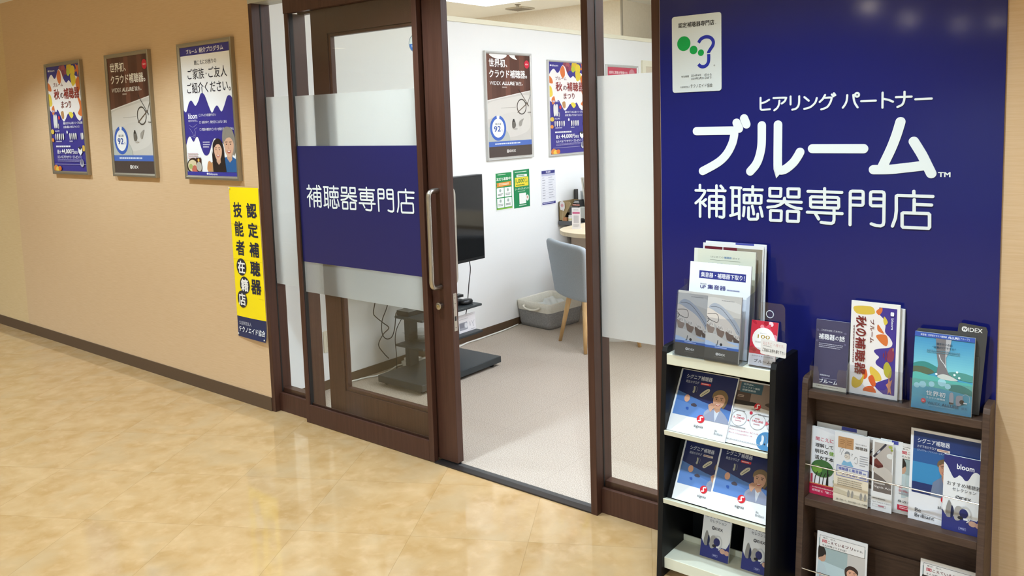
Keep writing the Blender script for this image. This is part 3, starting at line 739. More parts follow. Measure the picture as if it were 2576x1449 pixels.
def widex_art(A, top=False):
    A.rect(0, 0, 1, .46, '5c3a2e')
    for i, u in enumerate((.0, .21, .42, .60, .75, .9)): A.rect(u, 0, min(1, u + .11), .46, ('6a4436', '553428', '74493a', '5a372b', '6e4536', '4f3026')[i])
    A.poly([(0, .445), (1, .345), (1, .85), (0, .85)], 'c9c4bc'); A.poly([(0, .445), (1, .345), (1, .352), (0, .455)], 'e2ded8')
    A.blob([(.0, .48), (.5, .42), (1, .40), (1, .55), (.6, .58), (.2, .60), (0, .62)], 'd6d1c9'); A.blob([(.3, .60), (.8, .56), (1, .62), (.9, .76), (.4, .80)], 'd2cdc5')
    A.line([(.3, .52), (.64, .515)], .003, 'aba59c')
    if top: A.blob([(.09, .0), (.14, .03), (.26, .045), (.4, .035), (.45, .0)], 'f2f0ee'); A.blob([(.52, .0), (.58, .03), (.7, .045), (.66, .02), (.64, .0)], 'f2f0ee')
    A.text('世界初、', .06, .045, .47, .125, 'f6f4f0', .02); A.text('クラウド補聴器。', .06, .148, .93, .228, 'f6f4f0', .02)
    A.text('WIDEX', .065, .262, .31, .297, 'f0ece8', .0); A.text('ALLURE', .34, .262, .63, .297, 'f6f4f0', .028); A.text('誕生。', .66, .262, .82, .297, 'f0ece8', .01); A.text('TM', .635, .26, .66, .27, 'f0ece8')
    A.hair(.34, .312, .50, .327, 1, 'c9b8ae', .8, 2)
    A.ell(.93, .085, .06, 'd31f3c'); A.text('NEW', .895, .078, .965, .093, 'f6e4e6', .01)
    glasses(A, .78, .51, .115, '4a433c')
    A.ell(.16, .84, .33, 'b7bab2', .22) ; A.rect(0, .845, 1, .9, '4a69b4')
    A.ell(.22, .715, .175, 'f0f0ee'); A.ring(.22, .715, .135, .18, '3f63b8', 12, 350)
    A.text('満足度', .15, .665, .29, .685, '5a5a66', .01); A.text('92', .125, .695, .275, .75, '2f4f9e', .018); A.text('%', .285, .73, .33, .75, '9aa4c4')
    A.blob([(.55, .65), (.60, .645), (.63, .69), (.60, .72), (.55, .715)], '6d675f'); A.blob([(.565, .635), (.59, .63), (.6, .655), (.57, .66)], '2f2b28'); A.blob([(.72, .70), (.72, .66), (.78, .635), (.82, .63), (.79, .66), (.76, .70)], '9c968d'); A.ell(.62, .73, .05, 'b9b3aa', .012)
    A.hair(.14, .863, .88, .88, 1, 'dfe6f4', .75, 5)
    A.rect(0, .895, 1, 1, '4b3f3a'); widex_logo(A, .40, .93, .61, .962, 'f0ece6', '4b3f3a')
def referral_art(A):
    A.rect(0, 0, 1, 1, 'f2f2f2'); A.rect(0, 0, 1, .065, IND)
    A.text('ブルーム', .13, .018, .36, .052, 'f6f4fa', .02); A.text('紹介プログラム', .40, .014, .88, .054, 'f6f4fa', .02)
    A.text('聴こえにお困りの', .28, .107, .73, .143, '35323e', .004)
    A.text('ご家族', .13, .168, .47, .252, '2c2a38', .004); A.ell(.515, .215, .008, '2c2a38'); A.text('ご友人', .56, .168, .92, .252, '2c2a38', .004)
    A.text('ご紹介ください。', .10, .275, .975, .36, '2c2a38', .004)
    A.wave([(0, .485), (.05, .50), (.12, .43), (.18, .415), (.25, .455), (.32, .42), (.38, .365), (.45, .375), (.52, .46), (.58, .515), (.65, .475), (.70, .465), (.77, .51), (.84, .46), (.90, .40), (.96, .395), (1, .42)],
           [(0, .76), (.05, .705), (.10, .695), (.16, .735), (.22, .70), (.27, .71), (.32, .79), (.38, .84), (.46, .83), (.54, .75), (.60, .71), (.7, .74), (1, .78)], IND)
    A.text('bloom', .085, .512, .275, .555, 'f6f4fa', .016); A.text('紹介プログラム', .085, .562, .275, .58, 'e6e2f0', .01)
    A.line([(.1, .605), (.17, .62), (.25, .60)], .0015, 'b4b0d4', smooth=4); A.line([(.1, .63), (.15, .66), (.18, .69), (.22, .66), (.2, .64), (.26, .625)], .0015, 'b4b0d4', smooth=4); A.line([(.12, .69), (.2, .70), (.21, .665)], .0015, 'b4b0d4', smooth=4)
    for v, t, u1 in ((.53, 'テレビの音量が大きい', .66), (.585, '会話の中で、聞き返すことがよくある', .86), (.64, '電話の着信やピンポンを聞き返すことがある', .985)):
        A.line([(.315, v - .008), (.345, v - .008), (.345, v + .008), (.315, v + .008)], .0014, 'e8e6f2', True); A.text(t, .365, v - .011, u1, v + .011, 'eeecf6', .008)
    A.hair(.36, .735, .50, .79, 3, 'ccc8e0', .5, 3); A.line([(.55, .745), (.56, .775), (.52, .78)], .0012, 'd8d6ec', smooth=3)
    A.poly([(.70, .968), (.72, .88), (.80, .855), (.92, .85), (1, .87), (1, .968)], '2f5f96')
    person_print(A, .872, .765, .098, '8d867b', None, 'd6aa8e', short=True, jbottom=.968)
    A.blob([(.77, .66), (.80, .635), (.87, .625), (.95, .645), (.99, .70), (.985, .74), (.95, .69), (.89, .665), (.82, .675), (.79, .72), (.775, .76), (.755, .72)], '8d867b')
    A.poly([(.43, .968), (.44, .915), (.54, .89), (.74, .90), (.76, .968)], 'b9946e')
    person_print(A, .655, .805, .082, '2e2320', None, 'dcae92', short=False)
    A.poly([(.54, .968), (.535, .80), (.565, .86), (.60, .968)], '2e2320'); A.poly([(.74, .80), (.78, .86), (.80, .968), (.70, .968), (.73, .88)], '2e2320')
    A.blob([(.42, .95), (.44, .90), (.48, .885), (.52, .91), (.52, .95), (.46, .965)], 'c98f5e')
    for i in range(3): A.line([(.445 + .022 * i, .905), (.45 + .02 * i, .945)], .0012, 'a8703f')
    A.hair(.03, .825, .25, .875, 3, 'c9a8a8', .5, 8)
    A.ell(.14, .93, .14, '3a2c22', .10); A.ell(.12, .925, .10, 'd8c9a4', .07); A.ell(.16, .955, .06, 'c46a5a', .05); A.ell(.08, .93, .04, 'a8b46a', .03); A.rect(.20, .86, .30, .965, '4b2a24'); A.ell(.255, .93, .055, 'b8b4aa'); A.ell(.25, .88, .02, 'e0b45a')
    A.rect(0, .97, 1, 1, '3f3c98'); bloom_logo(A, .40, .974, .62, .996, 'f0eef8')
def red_art(A):
    A.rect(0, 0, 1, 1, 'c64a5e'); A.rect(.03, .02, .97, .98, 'c64058')
    A.text('技術と革新が発揮する', .06, .045, .68, .08, 'f4e6e6', .012); A.text('補聴器', .06, .11, .55, .18, 'f6eaea', .015)
    A.ell(.83, .09, .11, 'd08a94'); A.rect(.06, .25, .94, .85, 'e8d9d6')
def picture(loc, rz, w, h, art, label, fm, group=None, border=.022, depth=.025, **kw):
    t = thing('poster_frame', label, 'poster', loc, (0, 0, rz), group)
    b = MB()
    d = depth; bo = border
    prof = [(0.0, -.0), (0.0, -d + .002), (.002, -d), (bo * .55, -d), (bo * .75, -d + .003), (bo, -d + .006), (bo, -.0)]     # mitred moulding
    def corner(i, p): 
        a, y = p
        return [(a, y, a), (w - a, y, a), (w - a, y, h - a), (a, y, h - a)][i]
    for i in range(4):
        vs = [corner(i, p) for p in prof] + [corner((i + 1) % 4, p) for p in prof]; n = len(prof)
        b.add(vs, [(k, (k + 1), n + (k + 1), n + k) for k in range(n - 1)], fm)
    b.build('frame', t)
    b = MB(); b.box(bo * .8, w - bo * .8, -d + .010, -.002, bo * .8, h - bo * .8, MAT_PAPERW)
    A = Art(b, w - 2 * bo, h - 2 * bo, bo, bo, -d + .0098, rough=.3); art(A, **kw); b.build('print', t, fix=False)
    return t
picture((-6.045, 0, 1.222), 0, .523, .745, autumn_art, 'framed purple and orange autumn poster, leftmost on the beige hall wall', MAT_ALU)
picture((-5.186, 0, 1.222), 0, .523, .745, widex_art, 'framed brown poster with spectacles and 92 ring on the beige hall wall', MAT_ALU)
picture((-4.346, 0, 1.222), 0, .523, .745, referral_art, 'framed white and indigo poster of two smiling women on the hall wall', MAT_ALU)
picture((-3.724, 1.862, 1.219), PI / 2, .528, .753, widex_art, 'silver framed brown poster with spectacles on the white shop wall', MAT_SILVER, border=.018, depth=.02, top=True)
picture((-3.724, 2.597, 1.210), PI / 2, .523, .728, autumn_art, 'silver framed purple autumn poster on the white shop wall', MAT_SILVER, border=.014, depth=.018)
picture((-3.724, 3.423, 1.19), PI / 2, .52, .74, red_art, 'framed red poster peeking over the frosted side window', MAT_SILVER, border=.02, depth=.018)

# yellow vinyl banner pinned to the hall wall
t = thing('banner', 'long yellow vinyl banner pinned beside the brown door jamb', 'banner', (-3.953, -0.002, .372))
W_, H_ = .264, .815
b = MB()
def curl(x, z):      # slack sheet: small billow, bottom edge lifts off the wall
    return -.0015 - .006 * math.sin(x / W_ * PI) * (0.3 + .7 * math.sin(z / H_ * 5.0) ** 2) - .012 * max(0, 1 - z / .1) ** 2 * (x / W_)
nx, nz = 12, 36
vs = [(W_ * i / nx, 0, H_ * j / nz) for j in range(nz + 1) for i in range(nx + 1)]
b.add(vs, [(j * (nx + 1) + i, j * (nx + 1) + i + 1, (j + 1) * (nx + 1) + i + 1, (j + 1) * (nx + 1) + i) for j in range(nz) for i in range(nx) if j >= 5], ink('ffe410', .4))
b.add(vs, [(j * (nx + 1) + i, j * (nx + 1) + i + 1, (j + 1) * (nx + 1) + i + 1, (j + 1) * (nx + 1) + i) for j in range(nz) for i in range(nx) if j < 5], ink('2b3258', .4))
A = Art(b, W_, H_, 0, 0, -.0004, rough=.4)
DK = '2a2c3c'
def U(x): return (x + 3.953) / W_
def V(z): return 1 - (z - .372) / H_
for c, z in zip('技能者', (1.107, 1.005, .903)): A.text(c, U(-3.921), V(z), U(-3.838), V(z - .082), DK, .03)
for c, z in zip('認定補聴器', (1.107, 1.003, .899, .799, .701)): A.text(c, U(-3.795), V(z), U(-3.711), V(z - .079), DK, .03)
for x, z in ((-3.877, .759), (-3.853, .663), (-3.886, .583)): A.ell(U(x), V(z), .046 / W_, DK, .0465 / W_)
for c, x, z in (('在', -3.877, .759), ('籍', -3.853, .663), ('店', -3.886, .583)): A.text(c, U(x - .034), V(z + .034), U(x + .034), V(z - .034), 'f4f2ec', .025)
A.text('公益財団法人', U(-3.932), V(.461), U(-3.815), V(.441), 'b9bdcc', .004); A.text('テクノエイド協会', U(-3.936), V(.433), U(-3.696), V(.400), 'eef0f4', .012)
# fold creases
for z in (.99, .80, .60): A.rect(0, V(z), 1, V(z - .0015), 'e3c01a')
for i, v in enumerate(b.v): b.v[i] = (v[0], v[1] + curl(v[0], v[2]), v[2])
b.build('print', t, fix=False)
for x, z in ((.008, .807), (.008, .015), (.255, .012)):
    b = MB(); b.lathe([(.0015, .0), (.0045, -.001), (.0045, -.0035), (.003, -.005)], (x, curl(x, z) - .001, z), 'y', mat('clear_pin', 'd9d6cc', .3), 10); b.build('push_pin', t)

# blue sign wall panel
t = thing('sign_panel', 'glossy navy shop sign wall with white lettering', 'sign', (-1.362, 0, .02))
def sp(b, n, par=t, bev=0.0, fix=True):
    for i, v in enumerate(b.v): b.v[i] = (v[0] + 1.362, v[1], v[2] - .02)
    return b.build(n, par, bevel=bev, fix=fix)
b = MB(); b.box(-1.360, -.352, -.006, -.0005, .02, 2.44, MAT_NAVY); sp(b, 'board', bev=.001)
def raised(src, wd, name, extra=None, smooth=True):
    """flat-cut letters, 2 mm proud of the board"""
    b = MB(); strokes_to(b, src, wd, -.0078, MAT_SIGNW, smooth=smooth)
    top = list(b.f); n = len(b.v)
    # walls from the letter faces back to the board
    vs = list(b.v); 
    for f in top:
        k = len(b.v); P = [vs[i] for i in f]; m = len(P)
        b.add([(p[0], p[1], p[2]) for p in P] + [(p[0], -.006, p[2]) for p in P], [(i, i + m, (i + 1) % m + m, (i + 1) % m) for i in range(m)], MAT_SIGNW)
    if extra: extra(b)
    sp(b, name, fix=False)
raised(STROKES_HEARING, .0059, 'lettering')
def tm(b):
    A = Art(b, .031, .0135, -.5065, 1.3065, -.0072); A.text('TM', 0, 0, 1, 1, MAT_SIGNW, .03)
raised(STROKES_BLOOM, .0268, 'lettering', tm)
raised(STROKES_SHOP, .0087, 'lettering', smooth=False)

# certificate plaque on the panel
t = thing('certificate_plaque', 'white rounded certificate plate with green dots on the navy sign wall', 'sign', (-1.3125, -.0062, 1.571))
b = MB(); b.prism(rrect(0, .173, 0, .247, .009), 'y', -.003, 0, mat('white_enamel_plate', 'd3d9d7', .3))
A = Art(b, .173, .247, 0, 0, -.0031, rough=.35)
def U(x): return (x + 1.3125) / .173
def V(z): return 1 - (z - 1.571) / .247
A.text('認定補聴器専門店', U(-1.289), V(1.797), U(-1.163), V(1.780), '222222', .02); A.ring(U(-1.158), V(1.783), .006, .009, '444444')
for x, z, r in ((-1.270, 1.729, .0238), (-1.2355, 1.706, .0138), (-1.2095, 1.6955, .0105)): A.ell(U(x), V(z), r / .173, '0f9a46', n=32)
A.line([(U(x), V(z)) for x, z in ((-1.2175, 1.7275), (-1.210, 1.738), (-1.198, 1.7435), (-1.186, 1.744), (-1.174, 1.739), (-1.1665, 1.728), (-1.168, 1.716), (-1.176, 1.705), (-1.182, 1.696), (-1.1825, 1.6925))], .0108, '26309a', smooth=5, caps=False)
A.line([(U(x), V(z)) for x, z in ((-1.1825, 1.689), (-1.1828, 1.668), (-1.188, 1.6565), (-1.198, 1.6505), (-1.210, 1.6515), (-1.2185, 1.659))], .0108, '26309a', smooth=5, caps=False)
A.ring(U(-1.163), V(1.652), .009, .014, '555555')
A.text('有効期間', U(-1.280), V(1.6255), U(-1.253), V(1.619), '444444'); A.text('2024年4月　1日から', U(-1.245), V(1.628), U(-1.173), V(1.620), '333333'); A.text('2029年3月31日まで', U(-1.245), V(1.618), U(-1.173), V(1.610), '333333')
A.text('公益財団法人', U(-1.284), V(1.591), U(-1.249), V(1.585), '555555'); A.text('テクノエイド協会', U(-1.247), V(1.596), U(-1.170), V(1.584), '333333')
b.build('plate', t, fix=False)
# ================================================================ brochure racks under the sign
NAVY2 = '232b5e'
def sheet_mb(w, h, d, page='eceae4', dark=None):
    """stack of pages w x h, d thick, front face at y = 0"""
    b = MB(); b.box(0, w, .0003, d, 0, h, ink(page)); return b
def leaflet(name, label, w, h, d, loc, lean, art, cat='leaflet', yaw=0.0, roll=0.0, page='eceae4', group=None, mesh=None, **kw):
    """one brochure: page block with its printed cover; lean > 0 tips the top back; returns the object"""
    if mesh is None:
        b = sheet_mb(w, h, d, page); A = Art(b, w, h, 0, 0, .0003, rough=.35); art(A, **kw); mesh = b.mesh(name)
    o = bpy.data.objects.new(name, mesh); COL.objects.link(o)
    o.matrix_world = Matrix.Translation(loc) @ Matrix.Rotation(yaw, 4, 'Z') @ Matrix.Rotation(-lean, 4, 'X') @ Matrix.Rotation(roll, 4, 'Y')
    return tag(o, label, cat, group)

# ---- cover designs
def signia_mark(A, u, v, r):
    A.ell(u, v, r, 'd0202e'); k = A.w / A.h
    A.line([(u + .45 * r, v - .55 * r * k), (u - .1 * r, v - .45 * r * k), (u - .05 * r, v + .05 * r * k), (u + .05 * r, v + .35 * r * k), (u - .5 * r, v + .5 * r * k)], r * .32 * A.w, 'f6ecec', smooth=4)
def signia_catalog(A, badge='d8373f', btext=None, title='総合カタログ'):
    A.rect(0, 0, 1, 1, 'e9ebec'); A.rect(.03, .015, .985, .735, '262d5c'); A.poly([(.03, .36), (.5, .47), (.985, .53), (.985, .735), (.03, .735)], '5077b4'); A.poly([(.03, .5), (.45, .56), (.985, .66), (.985, .735), (.03, .735)], '5f86c4')
    A.text('シグニア補聴器', .12, .075, .57, .145, 'd9dbe2', .012); A.text(title, .13, .17, .36, .215, 'c4c8d4', .006)
    A.rr(.39, .178, .565, .212, badge, .006); A.hair(.405, .187, .55, .203, 1, 'f0d8d4' if badge != 'd9cfc4' else 'a0564a', .9, 11)
    bte(A, .30, .31, .055, 'a8a99a', '2b2a28'); A.blob([(.42, .37), (.50, .28), (.56, .26), (.565, .30), (.50, .36), (.45, .40)], 'c9c4ac'); A.line([(.45, .375), (.545, .285)], .0016, '4a463c')
    A.ell(.22, .46, .047, 'd3a184', .06); A.blob([(.31, .54), (.36, .515), (.41, .54), (.40, .565), (.33, .565)], '4a4450'); A.blob([(.235, .60), (.28, .595), (.285, .635), (.25, .63)], '2f58a8')
    A.poly([(.55, .735), (.56, .62), (.60, .57), (.68, .56), (.70, .735)], '9aa0b4')
    person_print(A, .755, .40, .105, '7d6748', '8f96ac', 'c99b80', short=True, jbottom=.735, shirt='c4c8d0')
    A.poly([(.62, .56), (.60, .50), (.65, .46), (.71, .47), (.73, .51), (.69, .55), (.66, .60)], 'cc9f84')
    for i in range(3): A.line([(.625 + .03 * i, .50), (.66 + .03 * i, .47)], .004, 'b88a70')
    signia_mark(A, .53, .735, .065)
    A.text('signia', .445, .83, .60, .885, '2c2c30', .0); A.text('Be', .80, .845, .845, .875, '77797c'); A.text('Brilliant', .80, .885, .945, .92, '77797c')
def promo_art(A):
    A.rect(0, 0, 1, 1, 'e9eaec'); A.rect(.02, .02, 1, .40, '8e7b70'); A.rect(.02, .32, .5, .385, '2a2523'); A.rect(.02, .17, .35, .32, '54433c'); A.rr(.08, .03, .58, .19, '41606e', .01)
    A.text('世界初※、', .13, .045, .38, .075, 'cfdade', .01); A.text('ロックオン機能', .13, .09, .52, .12, 'cfdade', .01); A.text('搭載補聴器', .13, .135, .44, .165, 'cfdade', .01)
    A.blob([(.75, .06), (.95, .04), (1, .08), (1, .16), (.85, .14)], '3f322c'); A.blob([(.78, .20), (.88, .10), (1, .08), (1, .28), (.86, .30)], 'b0a094'); A.blob([(.70, .33), (.78, .29), (.9, .31), (.86, .36)], '4a3c34')
    A.hair(.06, .235, .2, .28, 2, 'c9b8ac', .5, 3); A.poly([(.02, .40), (.5, .375), (1, .42), (1, .46), (.02, .42)], 'd9d5d0')
    signia_mark(A, .55, .375, .075); A.text('signia', .43, .41, .63, .445, '38363a')
    A.hair(.05, .475, .33, .495, 1, '77777b', .7, 4); A.ell(.44, .485, .035, 'c9304a'); A.hair(.60, .485, .96, .505, 1, '77777b', .7, 5)
    for u, t in ((.20, '1,000'), (.62, '192,000')):
        A.ring(u, .60, .165, .175, '9a9a9c'); A.hair(u - .07, .55, u + .07, .565, 1, 'b04a54', .8, 6); A.text(t, u - .12, .58, u + .12, .615, 'c22f44', .01); A.hair(u - .08, .635, u + .08, .65, 1, 'c0707c', .8, 7)
    A.ring(1.0, .60, .165, .175, '9a9a9c', 180, 360); A.text('+', .385, .59, .44, .62, 'c22f44', .02); A.poly([(.80, .565), (.875, .60), (.80, .635)], 'd9606c'); A.text('23', .93, .585, 1.0, .615, 'c22f44', .01)
    A.hair(.05, .73, .42, .75, 1, '88888c', .8, 8); A.text('Pure Charge&Go BCT IX', .05, .775, .70, .80, 'c05a66'); A.text('Pure Charge&Go IX', .05, .825, .58, .85, 'c05a66')
    A.ell(.88, .865, .2, '4a86b4'); bte(A, .80, .86, .1, 'd5d9dc', '2a3440'); bte(A, .95, .87, .09, 'd5d9dc', '2a3440')
    A.hair(.03, .93, .95, .96, 1, 'b0b0b4', .4, 9)
def selection_art(A):
    A.rect(0, 0, 1, 1, 'e4e4e4'); A.rect(0, 0, 1, .30, '2f3170')
    A.wave([(0, .10), (.08, .14), (.17, .22), (.26, .29), (.34, .275), (.40, .245), (.47, .26), (.55, .30), (.63, .285), (.72, .20), (.80, .165), (.89, .18), (1, .24)], [(0, .4), (.5, .4), (1, .4)], 'e4e4e4')
    A.text('bloom', .33, .095, .77, .165, 'f2f2f6', .022)
    A.text('おすすめ補聴器', .10, .345, .95, .40, '3c3c42', .004); A.text('セレクション', .24, .415, .83, .46, '55555c', .002)
    widex_logo(A, .33, .515, .72, .565, '35333a', 'e4e4e4')
    A.rect(0, .80, 1, 1, '2f3578'); A.blob([(0, .74), (.06, .78), (.12, .83), (.0, .84)], '2f3578'); A.wave([(.12, .80), (.3, .83), (.6, .80), (.8, .83), (.92, .77), (1, .68)], [(.12, .86), (.5, .86), (1, .86)], '2f3578')
    A.blob([(.16, .60), (.24, .66), (.26, .76), (.22, .82), (.12, .82), (.09, .74)], '8f8c88'); A.blob([(.24, .66), (.30, .72), (.28, .80), (.22, .82)], '232a4c')
    A.blob([(.36, .66), (.52, .66), (.56, .74), (.46, .83), (.34, .84), (.30, .76)], 'a5a19c'); A.ell(.55, .735, .11, '2b2f66', .13); A.line([(.50, .655), (.62, .645), (.72, .71), (.70, .80), (.64, .84)], .0035, 'c9c9c9', smooth=4); A.ell(.47, .80, .07, '2a2a30', .05); A.rect(.55, .795, .66, .82, 'e8e8ea')
    A.ell(.78, .845, .1, 'c9a28e', .08); A.ell(.93, .855, .09, 'c49a86', .075)
    A.line([(.44, .925), (.62, .925), (.62, .955), (.44, .955)], .0008, '8f94c4', True); A.hair(.47, .932, .60, .948, 1, 'b0b4dc', .8, 4)
def widex_cat_art(A, full=True):
    A.rect(0, 0, 1, 1, 'b9b6b2'); A.blob([(0, .06), (.4, .05), (1, .12), (1, .25), (.5, .2), (0, .2)], 'c6c4c1')
    A.hair(.42, .075, .98, .092, 1, '8a8888', .7, 2)
    A.blob([(.05, .20), (.2, .13), (.45, .17), (.8, .33), (1, .48), (1, .58), (.8, .50), (.5, .36), (.2, .24)], 'a3a9b4'); A.line([(.1, .19), (.4, .2), (.75, .38), (.98, .55)], .0012, '4a4a50', smooth=5)
    A.blob([(0, .22), (.3, .27), (.65, .38), (.9, .55), (.8, .62), (.5, .55), (.2, .42), (0, .36)], 'cfc6be'); A.line([(.02, .30), (.28, .29), (.36, .36), (.30, .42), (.02, .37)], .0016, '3c3a3c', smooth=4); A.line([(.0, .34), (.08, .38), (.02, .43)], .0016, '3c3a3c', smooth=4)
    for u, v, c in ((.12, .48, '8f7f76'), (.42, .52, '7d6b62'), (.70, .56, '6b5b54'), (.93, .63, '5a4c48')):
        A.poly([(u - .12, v), (u - .06, v - .07), (u + .08, v - .05), (u + .14, v + .04), (u + .08, v + .12), (u - .06, v + .10)], c); A.poly([(u - .10, v - .03), (u - .04, v - .08), (u + .10, v - .05), (u + .13, v + .02), (u + .02, v + .01)], 'd2cbc4')
        for i in range(3): A.line([(u - .05 + .045 * i, v - .045), (u - .02 + .045 * i, v - .01)], .0012, '4c4644')
    A.blob([(0, .62), (.3, .60), (.7, .72), (1, .76), (1, .82), (0, .80)], 'c9c5c0'); A.rect(0, .685, 1, .78, 'a9bedd'); A.blob([(0, .60), (.35, .62), (.7, .70), (.98, .735), (.5, .76), (.1, .71), (0, .70)], 'c4c0bb')
    A.line([(.38, .69), (.36, .76), (.33, .76)], .0025, '5a5c60'); A.ell(.48, .745, .04, '3c3c42')
    A.rect(0, .775, 1, .812, '4468b0'); A.hair(.3, .785, .75, .80, 1, 'c8d4ec', .8, 5)
    A.rect(0, .812, 1, 1, '55534f'); widex_logo(A, .34, .875, .62, .915, 'e6e6e4', '55534f'); A.hair(.3, .935, .7, .943, 1, '8a8884', .8, 6)
def tradein_art(A):
    A.rect(0, 0, 1, 1, 'e9ebee'); A.rect(.16, .09, .92, .175, '333a86'); A.text('集音器・補聴器下取り！', .19, .105, .90, .16, 'f2f2f8', .012)
    A.text('bloom', .19, .225, .29, .242, '6a6c84', .006); A.text('UP', .19, .25, .28, .285, '2d3270', .02); A.text('集音器', .31, .235, .61, .285, '3d4288', .012); A.hair(.63, .27, .85, .285, 1, '7d80a8', .8, 3)
    A.rect(.1, .35, .9, .8, 'd5dae6')
def guide_art(A):
    A.rect(0, 0, 1, 1, 'd5d6c4'); A.rect(0, 0, .06, 1, 'dcddd0')
    A.text('はじめての', .28, .065, .49, .083, '6f7468'); A.text('補聴器', .50, .063, .62, .085, '3f78ac', .006); A.text('ガイド', .635, .065, .75, .083, '6f7468'); A.rect(.27, .102, .76, .105, '8a8f80')
    for c, u in zip('ここから', (.23, .38, .55, .72)): A.text(c, u, .135, u + .11, .19, '3f78ac', .02)
    A.ell(.5, .5, .3, 'c4ccb8')
def redtop_art(A):
    A.rect(0, 0, 1, 1, 'e6e4e0'); A.rect(.03, .03, .98, .97, '6a2230'); A.rect(.33, .03, .345, .3, 'd9d2cc'); A.rect(.57, .03, .98, .97, '9a8f7c')
def flower_art(A):
    A.rect(0, 0, 1, 1, 'c92f44')
    rd = random.Random(3)
    for i in range(34):
        A.ell(rd.uniform(.05, .95), rd.uniform(.03, .72), rd.uniform(.05, .14), ('d9455a', 'b51f38', 'e98a98', 'cf3048', 'f2c9cf', 'a81a30')[i % 6], rd.uniform(.04, .10), 10, rd.uniform(0, 3))
    A.ell(.5, .40, .42, 'f0eeea'); A.text('bloom', .36, .265, .62, .285, '8a8a8e'); A.text('100', .28, .31, .74, .39, 'b0934a', .012); A.rect(0, .74, 1, 1, 'e4e4ea'); A.hair(.2, .46, .8, .5, 2, 'b4b0ac', .5, 4)
    A.text('おかげさまで100周年', .12, .77, .92, .80, '5c5c66'); A.text('ブルーム', .22, .855, .86, .925, '3c3c44', .01)
def talk_art(A):
    A.rect(0, 0, 1, 1, '4a4660'); A.rect(0, .94, 1, 1, 'cfc9b8'); A.hair(.1, .96, .9, .975, 1, '8f887c', .8, 9)
    A.text('これだけは知っておきたい', .17, .135, .80, .16, 'e8e8ee', .006)
    A.text('補聴器', .10, .20, .58, .285, 'f4f4f6', .014); A.text('の', .60, .22, .70, .275, 'f4f4f6', .01); A.text('話', .72, .205, .88, .285, 'f4f4f6', .014)
    for v in (.165, .305): A.rect(.08, v, .88, v + .002, '88849c')
    for u, v in ((.06, .155), (.89, .165), (.06, .31), (.89, .325)): A.ring(u, v, .018, .03, '7d799a')
    A.hair(.12, .34, .86, .415, 3, 'c2c0d0', .4, 12)
    A.text('補聴器専門店', .20, .79, .50, .813, 'd8d8e2', .004); A.hair(.26, .84, .76, .85, 1, '9a97b0', .7, 13); A.text('ブルーム', .19, .855, .74, .915, 'f4f4f6', .014)
def autumn_side(A):
    """the autumn poster printed sideways on a tall leaflet: its top edge runs down the right side"""
    A.rect(0, 0, 1, 1, 'ece9e4')
    A.T = lambda a, b: (1 - .06 - b * .9, .045 + a * .91)
    A.rect(0, 0, 1, 1, 'ece5e2')
    A.wave([(0, .0), (.5, .0), (1, .0)], [(0, .40), (.07, .41), (.13, .30), (.20, .25), (.28, .25), (.34, .14), (.40, .08), (.45, .14), (.48, .38), (.51, .49), (.55, .44), (.58, .37), (.63, .44), (.67, .42), (.71, .28), (.75, .15), (.80, .12), (.85, .30), (.90, .45), (.95, .40), (1, .25)], '48398f')
    for p, c in (([(0, .6), (.05, .5), (.09, .55), (.1, .9), (.02, .98)], 'd9b94a'), ([(.0, .35), (.04, .33), (.09, .40), (.05, .47)], 'd9743c'), ([(.10, .28), (.16, .2), (.2, .26), (.15, .3)], 'd9c04c'), ([(.20, .42), (.26, .32), (.3, .28), (.27, .42)], 'd9743c'), ([(.33, .45), (.31, .24), (.38, .18), (.44, .22), (.40, .36)], 'd9763c'),
                 ([(.70, .55), (.76, .36), (.84, .3), (.86, .45), (.78, .56)], 'e0bd4c'), ([(.74, .66), (.82, .62), (.86, .7), (.78, .74)], 'd9602f'), ([(.80, .5), (.9, .42), (.93, .5), (.84, .6)], 'd9602f'), ([(.88, .8), (.80, .70), (.92, .74), (.98, .88), (.95, .98), (.85, .95)], 'd9b43c'), ([(.93, .5), (1, .42), (1, .7), (.95, .66)], 'd9602f')): A.blob(p, c)
    A.blob([(.45, .08), (.52, .03), (.60, .06), (.62, .16), (.56, .2), (.49, .16)], '8a3a56'); A.ell(.47, .06, .02, 'e0a04c')
    for u, v in ((.52, .22), (.55, .27), (.58, .22), (.55, .18)): A.ell(u, v, .03, '7d3050')
    A.T = lambda a, b: (1 - .06 - b * .9, .045 + a * .91)
    A.blob([(.62, .18), (.70, .08), (.80, .1), (.78, .22), (.68, .26)], 'b4ab3c'); leaf5(A, .9, .12, .16, 'd08a6a', .4)
    for c, a in zip('ブルム', (.15, .22, .36)): A.text(c, a, .50, a + .062, .59, '6a2420', .012)
    A.rect(.292, .538, .352, .552, '6a2420')
    for c, a, w_ in (('秋', .12, .14), ('の', .27, .09), ('補', .37, .14), ('聴', .52, .14), ('器', .67, .14)): A.text(c, a, .68, a + w_, .92, '7a2626', .02)
    A.hair(.24, .95, .8, .99, 1, '6a3a34', .5, 5)
    A.rr(.04, .06, .085, .14, 'eae8f0', .02); A.text('bloom', .11, .06, .24, .12, 'eceaf4', .012)
